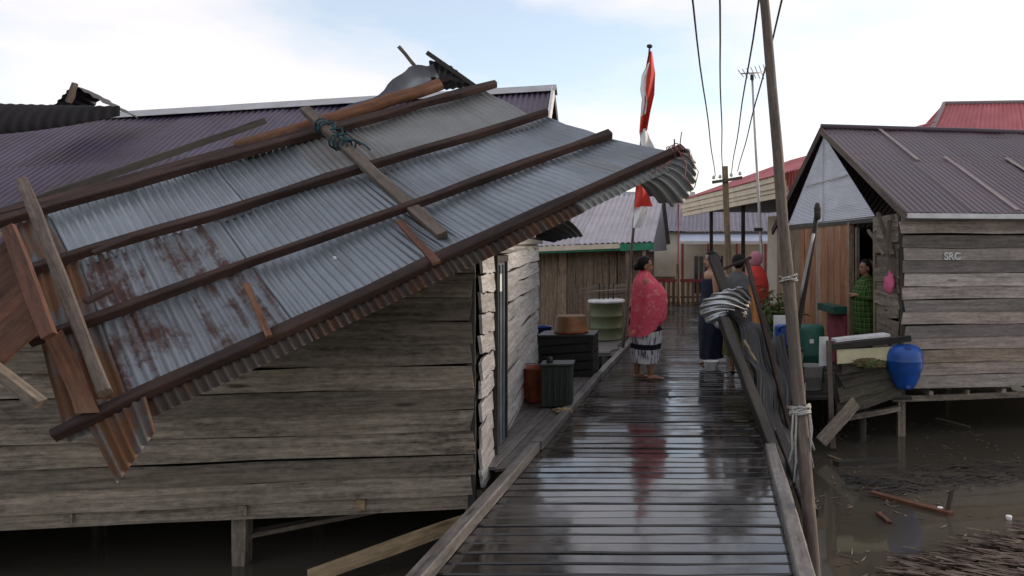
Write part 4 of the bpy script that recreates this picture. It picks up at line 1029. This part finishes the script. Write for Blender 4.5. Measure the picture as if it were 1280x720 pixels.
for k, lb_ in enumerate(kinds):
    x = (952, 985, 930, 998, 955, 962, 918, 1005)[k]; yv = (470, 560, 455, 500, 395, 500, 360, 480)[k]; Yk = (7.6, 6.6, 7.7, 7.2, 8.6, 7.3, 8.3, 6.6)[k]
    dx, dy = ((30, 90), (18, 70), (60, 60), (-22, 80), (25, 70), (14, 38), (16, 60), (-12, 100))[k]
    deb('broken_lath', lb_, 'stick', x, yv, Yk, x + dx, yv + dy, Yk - .5, random.uniform(.025, .05), .02, ('dark_wood', 'brown_wood', 'grey_wood', 'brown_wood', 'dark_wood', 'tan_wood', 'dark_wood', 'pole_wood')[k])
# bent, folded zinc sheet
bs = thing('bent_sheet', 'bent light grey corrugated sheet folded over the heap at the walkway edge', 'zinc sheet', at(900, 440, 7.6))
arc_ = [(918, 362), (896, 366), (878, 376), (873, 388), (882, 402), (900, 411)]
apx_ = [(940, 372), (938, 378), (936, 384), (934, 390), (932, 396), (930, 402)]
def bend(u, v):
    x0, y0 = poly(apx_, min(max(u, 0), 1)); x1, y1 = poly(arc_, min(max(u, 0), 1))
    return at(x0 + (x1 - x0) * v, y0 + (y1 - y0) * v - 7 * math.sin(v * 3.1), 7.75 + .30 * u - .22 * math.sin(v * 2.2) - .1 * u * v)
corr('sheet', bend(0, .1), bend(1, .1), bend(1, 1), bend(0, 1), 'bright_zinc', bs, .06, .016, 14, fn=bend, cpw=8)
ds = thing('crumpled_sheet', 'crumpled black corrugated sheet sliding off the walkway edge', 'zinc sheet', at(980, 560, 6.7))
_seed[0] = 3.7
corr('sheet', at(912, 385, 7.75), at(958, 400, 8.0), at(1005, 575, 6.7), at(960, 560, 6.45), 'dark_iron', ds, .06, .010, 18, crumple=.16)
ds2 = thing('crumpled_sheet', 'second black sheet with torn edge lying under the leaning beams', 'zinc sheet', at(950, 520, 7.3))
_seed[0] = 9.1
corr('sheet', at(925, 440, 8.0), at(975, 430, 8.4), at(1008, 520, 7.4), at(955, 530, 7.1), 'dark_iron', ds2, .06, .010, 18, crumple=.22)

# tall leaning pole with ties
pl = thing('tall_pole', 'tall weathered wooden pole leaning beside the walkway, tied with white rope', 'pole', (.58, 4.7, WATER))
pA, pB = at(1022, 760, 4.62), at(953, -20, 5.35)
pB2 = pA + (pB - pA) * 1.5
log('shaft', pA + (pA - pB).normalized() * .4, pB2, .047, .026, 'pole_wood', pl, n=12, segs=14, jit=.04)
def on_pole(yv): 
    f = (760 - yv) / 780; return pA.lerp(pB, f)
lash('rope', on_pole(537), pB - pA, .062, 6, .06, .008, 'rope_white', pl)
for k, (dx, ln) in enumerate(((-.05, .30), (-.03, .42), (.055, .22), (.05, .33))):
    c = on_pole(540); cord('rope_end', [c + V((dx, -.05, 0)), c + V((dx * 1.2, -.06, -ln * .4)), c + V((dx * 1.1, -.05, -ln * .7)), c + V((dx * 1.5, -.05, -ln))], .007, 'rope_white', pl)
lash('wire_tie', on_pole(378), pB - pA, .056, 3, .05, .005, 'rope_white', pl)
nt = thing('net_scrap', 'torn scrap of white and teal netting hanging beside the tied pole', 'net', at(1000, 590, 5.3))
for k in range(6):
    x = 998 + random.uniform(-7, 8); cord('strand', [at(x, 552 + random.uniform(0, 15), 5.3), at(x + random.uniform(-5, 5), 575, 5.3), at(x + random.uniform(-8, 8), 600 + random.uniform(-5, 12), 5.3)], .006, 'rope_white' if k % 2 else 'rope_teal', nt)
sp = thing('brush_pole', 'slim pole with white pipe lashed along it leaning before the gable house', 'pole', at(985, 440, 8.4))
log('shaft', at(1022, 262, 8.0), at(990, 455, 8.3), .028, .03, 'dark_wood', sp, n=8)
lathe('head', [(.02, 0), (.034, .02), (.04, .12), (.03, .16), (.02, .18)], at(1022, 275, 7.99), 'dark_wood', sp, 9)
log('pipe', at(1017, 292, 7.94), at(1000, 372, 8.05), .016, .016, 'antenna_metal', sp, n=8)

# ------------------------------------------------------------------ flag pole, utility pole, antenna, cables
fl = thing('flag_pole', 'leaning wooden flag pole with tattered red and white flag beside the walk', 'flag pole', (-1.46, 12, -.1))
fa, fb = at(777, 452, 12.0), at(812, 60, 12.0)
log('pole', fa, fb, .028, .016, 'pole_wood', fl, n=8, segs=8)
lathe('finial', [(.02, 0), (.045, .01), (.045, .045), (.02, .055)], fb, 'dark_wood', fl, 10)
def cloth(name, edges, mat, Y, par, wav=.05, n=8, ph=0.0):
    l, r_ = edges
    def f(u, v):
        x0, y0 = poly(l, v); x1, y1 = poly(r_, v)
        p = at(x0 + (x1 - x0) * u, y0 + (y1 - y0) * u, Y + wav * math.sin(u * 7 + v * 4 + ph) - .02)
        return p - at(800, 200, Y), (u * .4, v)
    vv, ff, uv = surf(12, 12, f)
    return obj(name, me_from('cloth', vv, ff, uv, True), mat, par, Matrix.Translation(at(800, 200, Y)))
cloth('flag_red', ([(811, 64), (806, 90), (803, 115), (801, 140), (799, 166)], [(815, 64), (819, 92), (818, 118), (813, 140), (809, 163)]), 'red_cloth', 11.94, fl, .07)
cloth('flag_white', ([(809, 80), (802, 95), (800, 112), (803, 128), (801, 146)], [(812, 78), (808, 96), (807, 112), (809, 128), (807, 142)]), 'white_cloth', 11.86, fl, .03)
cloth('flag_white', ([(799, 163), (800, 172), (801, 180), (803, 188)], [(808, 160), (812, 172), (816, 180), (821, 190)]), 'white_cloth', 11.92, fl, .05)
f2 = thing('small_flag', 'smaller red and white flag hanging lower on the leaning flag pole', 'flag', at(800, 262, 11.9))
cloth('red_half', ([(795, 230), (795, 240), (794, 250), (793, 259)], [(804, 230), (810, 241), (813, 250), (816, 258)]), 'red_cloth', 11.86, f2, .05)
cloth('white_half', ([(793, 258), (792, 267), (792, 276), (791, 285)], [(809, 258), (809, 267), (807, 276), (805, 284)]), 'white_cloth', 11.86, f2, .04)

up_ = thing('utility_pole', 'short square utility pole with a crossarm beside the red roofed house', 'utility pole', (.32, 16, -.2))
bar('post', at(915, 430, 16), at(906, 208, 16), .13, .13, 'tan_wood', up_, up=V((0, -1, 0)), segs=6, cham=.01)
ca = bar('crossarm', at(890, 228, 15.9), at(928, 222, 15.9), .06, .06, 'pole_wood', up_)
for x, yv in ((892, 224), (900, 223), (914, 221), (925, 219)): lathe('insulator', [(.02, 0), (.035, .02), (.03, .06), (.01, .08)], at(x, yv, 15.9), 'white_paint', ca, 10)
for n_, (x0, y0, x1, y1) in enumerate(((894, 220, 866, 0), (903, 218, 899, 0), (914, 216, 947, 0), (922, 214, 976, 0))):
    p0, p1 = at(x0, y0, 15.9), at(x1, y1, 6.0); d = p1 - p0; p1 = p0 + d * 1.5
    pts = []
    for k in range(19):
        f = k / 18; p = p0.lerp(p1, f); p.z -= .05 * 4 * f * (1 - f); p.x += .006 * math.sin(k * 1.1 + n_); pts.append(p)
    o = cord('power_cable', pts, .009, 'cable_black')
    tag(o, 'thin dark overhead cable running from the crossarm of the utility pole', 'cable', 'overhead cables from the crossarm')
an = thing('antenna_mast', 'thin pale mast carrying a television aerial beside the red roofed house', 'antenna', (.62, 13, -.2))
aA, aB = at(958, 430, 13.0), at(940, 92, 13.0)
log('mast', aA, aB, .028, .02, 'antenna_metal', an, n=8, segs=5, jit=.02)
bm_a, bm_b = at(926, 92, 12.9), at(962, 90, 13.3)
cord('boom', [bm_a, bm_b], .012, 'antenna_metal', an)
for k in range(8):
    c = bm_a.lerp(bm_b, k / 7); cord('element', [c + V((-.05, -.12, .03 + .012 * k)), c + V((.05, .12, -.03 - .012 * k))], .008, 'antenna_metal', an)
block('junction_box', at(940, 97, 12.95), (.06, .05, .08), 'black_stuff', an)
block('bracket', at(948, 287, 12.9), (.14, .05, .06), 'black_stuff', an)

# ------------------------------------------------------------------ floating debris on the right
tf = thing('thatch_panel', 'floating heap of torn brown palm thatch in the brown water', 'thatch', (1.9, 4.9, WATER))
vv, ff = [], []
rr = random.Random(5)
for k in range(4200):
    x = rr.uniform(1.2, 3.3); yk = rr.uniform(4.4, 6.1); 
    if yk > 5.15 + (x - 1.25) * .55 + rr.gauss(0, .08): continue
    a = R(-24 + rr.gauss(0, 7)); L = rr.uniform(.12, .42); w = rr.uniform(.003, .009); z0 = WATER + .004 + rr.uniform(0, .06); tl_ = rr.gauss(0, .07)
    d = V((math.cos(a), math.sin(a), tl_)) * L / 2; e = V((-math.sin(a), math.cos(a), rr.gauss(0, .4))) * w; c = V((x, yk, z0)); o = len(vv)
    vv += [c - d - e, c + d - e, c + d + e, c - d + e, c - d * .9 + UP * -.004, c + d * .9 + UP * -.004]; ff += [(o, o + 1, o + 2, o + 3), (o, o + 4, o + 5, o + 1), (o + 3, o + 2, o + 5, o + 4)]
half = len(ff) // 2
th_o = obj('leaf_strips', me_from('thatch', vv, ff), 'thatch', tf) if 'thatch' in MATS else obj('leaf_strips', me_from('thatch', vv, ff), 'thatch_straw', tf)
th_o['kind'] = 'stuff'
for k in range(5): bar('rib', (1.4 + .35 * k, 4.6 + .1 * k, WATER + .03), (1.55 + .38 * k, 5.1 + .16 * k, WATER + .05), .02, .015, 'rust_board', tf)
fd = thing('floating_litter', 'line of dark twigs and leaf scraps floating below the plank house', 'litter', (2.2, 7.4, WATER))
vv, ff = [], []
for k in range(420):
    x = rr.uniform(1.2, 3.1); yk = 7.15 + .12 * math.sin(x * 3) + rr.gauss(0, .18) + (x - 2) * .12
    a = rr.gauss(0, .5); L = rr.uniform(.04, .28); w = rr.uniform(.003, .010); d = V((math.cos(a), math.sin(a), rr.gauss(0, .08))) * L / 2; e = V((-math.sin(a), math.cos(a), .2)) * w; c = V((x, yk, WATER + .008 + rr.uniform(0, .025))); o = len(vv)
    vv += [c - d - e, c + d - e, c + d + e, c - d + e]; ff.append((o, o + 1, o + 2, o + 3))
obj('twigs', me_from('twigs', vv, ff), 'dark_wood', fd)['kind'] = 'stuff'
sc_ = thing('drifting_scum', 'thin scatter of leaf scraps and straw drifting on the open brown water', 'litter', (1.8, 6.2, WATER))
vv, ff = [], []
for k in range(520):
    x = rr.uniform(.8, 3.6); yk = rr.uniform(4.4, 9.5)
    if noise.noise(V((x * 1.3, yk * 1.3, 4))) < -.05: continue
    a = rr.uniform(0, 3.14); L = rr.uniform(.015, .07); w = rr.uniform(.004, .016); d = V((math.cos(a), math.sin(a), 0)) * L; e = V((-math.sin(a), math.cos(a), 0)) * w; c = V((x, yk, WATER + .005)); o = len(vv)
    vv += [c - d, c - e, c + d + UP * rr.uniform(0, .012), c + e]; ff.append((o, o + 1, o + 2, o + 3))
obj('scraps', me_from('scraps', vv, ff), 'thatch_straw', sc_)['kind'] = 'stuff'
for nm, lb_, x0, y0, Y0, x1, y1, Y1, w, mt in (
    ('floating_plank', 'half sunk plank floating below the blue drum', 1045, 575, 7.6, 1120, 568, 7.75, .10, 'dark_wood'),
    ('floating_stick', 'dark stick standing up out of the water near the thatch', 1182, 640, 6.25, 1189, 612, 6.25, .035, 'dark_wood'),
    ('floating_stick', 'pale stick drifting under the plank house', 1172, 516, 9.6, 1212, 528, 9.2, .03, 'pole_wood'),
    ('floating_stick', 'short brown stick floating between the twigs and the tied pole', 1098, 640, 6.2, 1112, 655, 6.0, .04, 'rust_board'),
    ('floating_plank', 'long brown board drifting beside the palm thatch', 1090, 615, 6.7, 1190, 640, 6.2, .06, 'rust_board'),
    ('floating_stick', 'thin pale bamboo floating beside the tied pole', 1035, 568, 7.9, 1060, 576, 7.7, .02, 'tan_wood')):
    th = thing(nm, lb_, 'driftwood', at(x1, y1, Y1))
    p0, p1 = at(x0, y0, Y0), at(x1, y1, Y1)
    if 'standing' not in lb_: p0.z = WATER + .02; p1.z = WATER + .012
    else: p0.z = WATER - .1
    bar('wood', p0, p1, w, w * .5, mt, th, segs=4, jit=.004, rag=.02)
for x, yv, Yc in ((1175, 636, 6.3), (1261, 646, 6.1)):
    o = thing('floating_cup', 'tiny white plastic scrap floating on the brown water', 'litter', at(x, yv, Yc), 0, 'white scraps on the water')
    p = at(x, yv, Yc); p.z = WATER + .0
    lathe('shell', [(.015, -.01), (.022, .0), (.025, .03), (.02, .032)], p, 'white_cloth', o, 10)

# ------------------------------------------------------------------ people
def capsule(bm, p0, p1, r0, r1, n=10):
    p0, p1 = V(p0), V(p1); d = (p1 - p0); L = d.length; d = d.normalized() if L > 1e-6 else UP
    a = V((1, 0, 0)) if abs(d.x) < .9 else V((0, 1, 0)); e1 = d.cross(a).normalized(); e2 = d.cross(e1)
    rings = []
    def ring(c, r): rings.append([bm.verts.new(c + (e1 * math.cos(2 * math.pi * k / n) + e2 * math.sin(2 * math.pi * k / n)) * r) for k in range(n)])
    for k in (1, 2, 3): an_ = math.pi / 2 * (1 - k / 4); ring(p0 - d * r0 * math.sin(an_), r0 * math.cos(an_))
    ring(p0, r0); ring(p1, r1)
    for k in (3, 2, 1): an_ = math.pi / 2 * (1 - k / 4); ring(p1 + d * r1 * math.sin(an_), r1 * math.cos(an_))
    for i in range(len(rings) - 1):
        for k in range(n): bm.faces.new((rings[i][k], rings[i][(k + 1) % n], rings[i + 1][(k + 1) % n], rings[i + 1][k]))
    bm.faces.new(rings[0][::-1]); bm.faces.new(rings[-1])
def ellip(bm, c, s, sub=3):
    res = bmesh.ops.create_icosphere(bm, subdivisions=sub, radius=1)
    for v in res['verts']: v.co = V((v.co.x * s[0], v.co.y * s[1], v.co.z * s[2])) + V(c)

def body_mesh(arms, stout=1.0, stride=0.0):
    """one fused figure 1.6 m tall facing +X"""
    bm = bmesh.new()
    for c, s in (((0, 0, .86), (.115, .165, .13)), ((0, 0, 1.0), (.105, .145, .13)), ((.005, 0, 1.14), (.11, .15, .13)), ((0, 0, 1.26), (.10, .16, .10))):
        ellip(bm, c, (s[0] * stout, s[1] * (1 + (stout - 1) * .6), s[2]))
    capsule(bm, (-.01, 0, 1.30), (.01, 0, 1.43), .055, .048)
    # head: skull, face, jaw, nose, brow, ears, chin
    ellip(bm, (.0, 0, 1.515), (.093, .076, .090)); ellip(bm, (.028, 0, 1.465), (.066, .060, .082))
    ellip(bm, (.055, 0, 1.415), (.035, .036, .028)); capsule(bm, (.090, 0, 1.492), (.106, 0, 1.462), .010, .014)
    ellip(bm, (.076, .028, 1.515), (.022, .024, .010)); ellip(bm, (.076, -.028, 1.515), (.022, .024, .010))
    ellip(bm, (.082, 0, 1.433), (.014, .022, .010))
    for s in (-1, 1): ellip(bm, (-.004, s * .078, 1.475), (.018, .010, .032))
    for s in (-1, 1):
        st_ = -s * stride; foot0 = len(bm.verts)
        hip, knee, ank = (0, s * .085, .82), (.015, s * .085, .46), (-.015, s * .085, .085)
        capsule(bm, hip, knee, .088 * stout, .058); capsule(bm, knee, (-.02, s * .085, .33), .056, .055); capsule(bm, (-.02, s * .085, .33), ank, .055, .036)
        capsule(bm, (-.045, s * .087, .030), (.05, s * .094, .034), .030, .030); capsule(bm, (.04, s * .096, .028), (.115, s * .10, .018), .028, .018); capsule(bm, (.06, s * .085, .020), (.12, s * .085, .017), .020, .016)
        for k in range(5): capsule(bm, (.11, s * (.078 + .012 * k), .018), (.165 - .008 * k, s * (.076 + .013 * k), .014), .010, .009)
        bm.verts.ensure_lookup_table()
        for v_ in bm.verts[foot0:]: v_.co.x += st_ * max(0.0, min(1.0, (.80 - v_.co.z) / .72))
        sh = V((0, s * .165, 1.285)); el, wr, fd_ = (V(q) for q in arms[0 if s > 0 else 1])
        capsule(bm, sh, el, .052, .040); capsule(bm, el, wr, .040, .026)
        hd = (fd_ - wr).normalized(); sd = hd.cross(V((0, s, 0.01))).normalized() if abs(hd.y) < .9 else V((1, 0, 0))
        pm = wr + hd * .06
        capsule(bm, wr + hd * .01, pm + sd * .012, .026, .024); capsule(bm, wr + hd * .01, pm - sd * .012, .026, .024)
        nrm_ = hd.cross(sd)
        for k, ln in enumerate((.072, .082, .077, .06)):
            b_ = pm + sd * (.027 - .018 * k) + hd * .018; k1 = b_ + hd * ln * .5 - V((0, s, 0)) * .004; k2 = k1 + (hd * .8 - V((0, s, 0)) * .5).normalized() * ln * .5
            capsule(bm, b_, k1, .0095, .009, 8); capsule(bm, k1, k2, .009, .0078, 8)
        b_ = wr + hd * .03 + sd * .026; k1 = b_ + (sd * .7 + hd * .7) * .036; capsule(bm, b_, k1, .012, .010, 8); capsule(bm, k1, k1 + (hd * .9 + sd * .2) * .03, .010, .008, 8)
    me = bpy.data.meshes.new('body_raw'); bm.to_mesh(me); bm.free()
    o = bpy.data.objects.new('tmp_body', me); COL.objects.link(o)
    rm = o.modifiers.new('r', 'REMESH'); rm.mode = 'VOXEL'; rm.voxel_size = .0085
    sm = o.modifiers.new('s', 'SMOOTH'); sm.factor = .5; sm.iterations = 3
    bpy.context.view_layer.update()
    out = bpy.data.meshes.new_from_object(o.evaluated_get(bpy.context.evaluated_depsgraph_get()))
    bpy.data.objects.remove(o)
    out.polygons.foreach_set('use_smooth', [True] * len(out.polygons))
    return out

def loft(rings, n=40, seed=0, closed_top=False):
    """cloth of elliptical rings (z, cx, cy, rx, ry, fold, freq); facing +X; u 0 is behind"""
    vv, uv, ff = [], [], []
    m = len(rings)
    for j, (z, cx_, cy_, rx, ry, fo, fq) in enumerate(rings):
        for k in range(n + 1):
            a = 2 * math.pi * k / n
            w = 1 + fo * (math.sin(fq * a + seed + z * 3) * .6 + .4 * math.sin((fq + 3) * a + 1.3 * seed) + .5 * noise.noise(V((math.cos(a) * 2, math.sin(a) * 2, z * 5 + seed))))
            zz = z + fo * .12 * math.sin(2 * a + seed)
            vv.append((cx_ - rx * math.cos(a) * w, cy_ - ry * math.sin(a) * w, zz)); uv.append((k / n * 1.4, z))
    for j in range(m - 1):
        for k in range(n):
            a = j * (n + 1) + k; ff.append((a, a + 1, a + n + 2, a + n + 1))
    return vv, ff, uv
def refine(rings, sub=4):
    out = []
    for i in range(len(rings) - 1):
        for s in range(sub):
            f = s / sub; f2 = f * f * (3 - 2 * f) if i else f
            out.append(tuple(a + (b - a) * f for a, b in zip(rings[i], rings[i + 1])))
    out.append(rings[-1]); return out
def join(parts):
    vv, ff, uv = [], [], []
    for v, f, t in parts:
        o = len(vv); vv += [tuple(p) for p in v]; uv += t; ff += [tuple(i + o for i in q) for q in f]
    return vv, ff, uv
def sleeve(p0, p1, p2, r0, r1, r2):
    v, f = tube_verts([V(p0), (V(p0) + V(p1)) / 2, V(p1), (V(p1) + V(p2)) / 2, V(p2)], [r0, (r0 + r1) / 2, r1, (r1 + r2) / 2, r2], 16)
    uv = []
    for i in range(5):
        for k in range(16): uv.append((k / 16, 1 + .12 * i))
    return v, f[:-2], uv
def hair_mesh(kind):
    bm = bmesh.new(); bmesh.ops.create_icosphere(bm, subdivisions=5, radius=1)
    for v in bm.verts:
        c = v.co.copy(); face = c.x > .50 and c.z < .62 - .25 * abs(c.y)
        nn = 1 + .05 * noise.noise(c * 7) + .025 * noise.noise(c * 20)
        low = max(0, -c.z)
        s = V((.104, .088, .100)) * nn
        if face or (c.x > .12 and c.z < -.05): s *= .72
        v.co = V((c.x * s.x - .008 - low * .012, c.y * s.y, c.z * s.z + 1.522))
    if kind == 'bun': ellip(bm, (-.105, 0, 1.475), (.048, .05, .05), 4)
    if kind == 'long':
        ellip(bm, (-.075, 0, 1.40), (.035, .065, .11), 4)
    for v in bm.verts: v.co += V((1, 1, 1)) * .003 * noise.noise(v.co * 60)
    me = bpy.data.meshes.new('hair'); bm.to_mesh(me); bm.free()
    me.polygons.foreach_set('use_smooth', [True] * len(me.polygons)); return me

DOWN = (((.0, .20, 1.03), (.05, .215, .80), (.06, .215, .6)), ((.0, -.20, 1.03), (.05, -.215, .80), (.06, -.215, .6)))
FOLD = (((.02, .21, 1.05), (.19, .09, 1.10), (.22, -.03, 1.12)), ((.02, -.21, 1.05), (.20, -.08, 1.06), (.22, .03, 1.08)))
def person(label, loc, head, H, arms, skin='skin', hair='bun', stout=1.0, stride=0.0):
    t = thing('person', label, 'person', loc, head)
    M = Matrix.Translation(V(loc)) @ Matrix.Rotation(head, 4, 'Z') @ Matrix.Scale(H / 1.6, 4)
    b = obj('body', body_mesh(arms, stout, stride), skin, t, M)
    if hair: obj('hair', hair_mesh(hair), 'hair_black', t, M)
    for s in (-1, 1):
        bm = bmesh.new(); ellip(bm, (.0885, s * .029, 1.497), (.008, .013, .006), 2); me = bpy.data.meshes.new('eye'); bm.to_mesh(me); bm.free(); obj('eye', me, 'eye_dark', t, M)
        bm = bmesh.new(); capsule(bm, (.096, s * .014, 1.521), (.086, s * .045, 1.522), .004, .003, 6); me = bpy.data.meshes.new('brow'); bm.to_mesh(me); bm.free(); obj('eyebrow', me, 'hair_black', t, M)
    bm = bmesh.new(); ellip(bm, (.0935, 0, 1.434), (.006, .021, .007), 2); me = bpy.data.meshes.new('mouth'); bm.to_mesh(me); bm.free(); obj('mouth', me, 'lips', t, M)
    def garment(name, rings, mat, extra=(), n=44, seed=0, sub=4):
        vv, ff, uv = join([loft(refine(rings, sub), n, seed)] + list(extra))
        return obj(name, me_from(name, vv, ff, uv, True), mat, t, M)
    return t, garment

# woman on the walk in a pink batik shawl
wx = at(806, 474, 9.55); wx.z = .003
t, g = person('barefoot woman in a pink red patterned shawl and striped skirt standing on the walk', wx, R(12), 1.51, FOLD, stout=1.12, stride=.085)
g('shawl', [(.60, .00, 0, .205, .225, .10, 8), (.70, .02, 0, .225, .235, .095, 8), (.85, .04, 0, .235, .245, .085, 7), (1.0, .055, 0, .245, .25, .08, 6), (1.12, .05, 0, .235, .25, .07, 6), (1.22, .03, 0, .195, .24, .055, 5), (1.30, .005, 0, .15, .205, .03, 4), (1.36, -.01, 0, .10, .13, .03, 5), (1.41, .0, 0, .068, .075, .03, 5), (1.43, .0, 0, .072, .078, .02, 5)], 'batik_pink', seed=2.0, sub=5)
for ch_ in t.children:
    if ch_.name.startswith('shawl'):
        for v_ in ch_.data.vertices:
            if v_.co.z < .8: v_.co.z += (.8 - v_.co.z) * (.55 * max(0, v_.co.x) / .2 - .15 * max(0, -v_.co.x) / .2)
g('skirt', [(.225, .01, 0, .185, .19, .07, 7), (.35, .015, 0, .19, .195, .06, 7), (.5, .02, 0, .20, .205, .05, 6), (.66, .02, 0, .195, .21, .04, 6), (.85, .0, 0, .15, .19, .02, 5)], 'skirt_print', seed=1.0)
# fold of shawl held out in front
# people gathered by the heap
px = at(889, 470, 10.7); px.z = .003
t, g = person('bare shouldered person in a dark blue wrap behind the bent zinc sheet', px, R(200), 1.56, DOWN, 'skin_pale', 'bun')
g('wrap', [(.10, 0, 0, .17, .20, .06, 7), (.5, 0, 0, .185, .21, .05, 6), (.85, 0, 0, .17, .205, .03, 6), (1.0, 0, 0, .15, .18, .02, 6), (1.22, 0, 0, .135, .175, .02, 6), (1.23, 0, 0, .128, .168, .02, 6)], 'navy_cloth', seed=4)
px = at(923, 470, 10.1); px.z = .003
t, g = person('barefoot person in grey shirt and olive skirt with back turned beside the heap', px, R(78), 1.53, DOWN, 'skin', 'bun', 1.05)
g('shirt', [(.72, 0, 0, .17, .205, .05, 6), (.95, 0, 0, .16, .195, .04, 6), (1.15, 0, 0, .15, .19, .03, 5), (1.28, -.005, 0, .12, .185, .02, 5), (1.345, -.005, 0, .075, .10, .02, 5), (1.38, 0, 0, .062, .065, .01, 5)], 'grey_cloth',
  [sleeve((0, s * .15, 1.30), (.0, s * .20, 1.04), (.03, s * .208, .92), .072, .062, .06) for s in (-1, 1)], seed=5)
g('skirt', [(.24, 0, 0, .19, .215, .08, 8), (.5, 0, 0, .19, .21, .06, 7), (.78, 0, 0, .165, .195, .03, 6), (.9, 0, 0, .15, .18, .02, 6)], 'olive_cloth', seed=6)
px = at(944, 470, 11.2); px.z = -.005
t, g = person('person wrapped in a bright red cloth with pale pink head scarf behind the plants', px, R(150), 1.57, FOLD, 'skin_pale', None)
g('red_wrap', [(.62, .0, 0, .20, .225, .07, 5), (.85, .03, 0, .22, .24, .06, 5), (1.1, .03, 0, .22, .245, .05, 4), (1.24, .01, 0, .17, .22, .04, 4), (1.33, -.01, 0, .11, .15, .03, 4), (1.40, -.01, 0, .075, .085, .02, 4)], 'red_cloth', seed=7)
g('skirt', [(.15, 0, 0, .18, .20, .07, 8), (.5, 0, 0, .19, .21, .06, 7), (.8, 0, 0, .16, .19, .03, 6)], 'navy_cloth', seed=8)
bm = bmesh.new(); bmesh.ops.create_icosphere(bm, subdivisions=4, radius=1)
for v in bm.verts:
    c = v.co.copy(); s = V((.106, .092, .112)) * (1 + .04 * noise.noise(c * 5))
    if c.x > .55 and -.7 < c.z < .6: s *= .75
    v.co = V((c.x * s.x - .006, c.y * s.y, c.z * s.z * (1.2 if c.z < 0 else 1) + 1.505))
me = bpy.data.meshes.new('scarf'); bm.to_mesh(me); bm.free(); me.polygons.foreach_set('use_smooth', [True] * len(me.polygons))
obj('head_scarf', me, 'scarf_pink', t, Matrix.Translation(px) @ Matrix.Rotation(R(150), 4, 'Z') @ Matrix.Scale(1.57 / 1.6, 4))
# woman in the doorway
px = RH(.05, 1.22, .05)
t, g = person('woman in green checked shirt standing in the dark doorway of the plank house', px, R(193), 1.42, FOLD, 'skin', 'bun', 1.05)
g('shirt', [(.55, .0, 0, .18, .215, .05, 6), (.75, .01, 0, .185, .215, .045, 6), (1.0, .03, 0, .185, .21, .04, 5), (1.15, .02, 0, .17, .225, .03, 5), (1.28, -.005, 0, .125, .222, .02, 5), (1.345, -.005, 0, .08, .10, .02, 5), (1.375, 0, 0, .064, .068, .01, 5)], 'green_check',
  [sleeve((0, s * .13, 1.31), (.02, s * .215, 1.05), (.17, s * .10, 1.08), .088, .068, .045) for s in (-1, 1)], seed=9)
g('trousers', [(.06, 0, 0, .13, .19, .05, 4), (.4, 0, 0, .14, .19, .04, 4), (.7, 0, 0, .15, .19, .03, 4), (.8, 0, 0, .15, .19, .03, 4)], 'navy_cloth', seed=3)

bpy.context.view_layer.update()
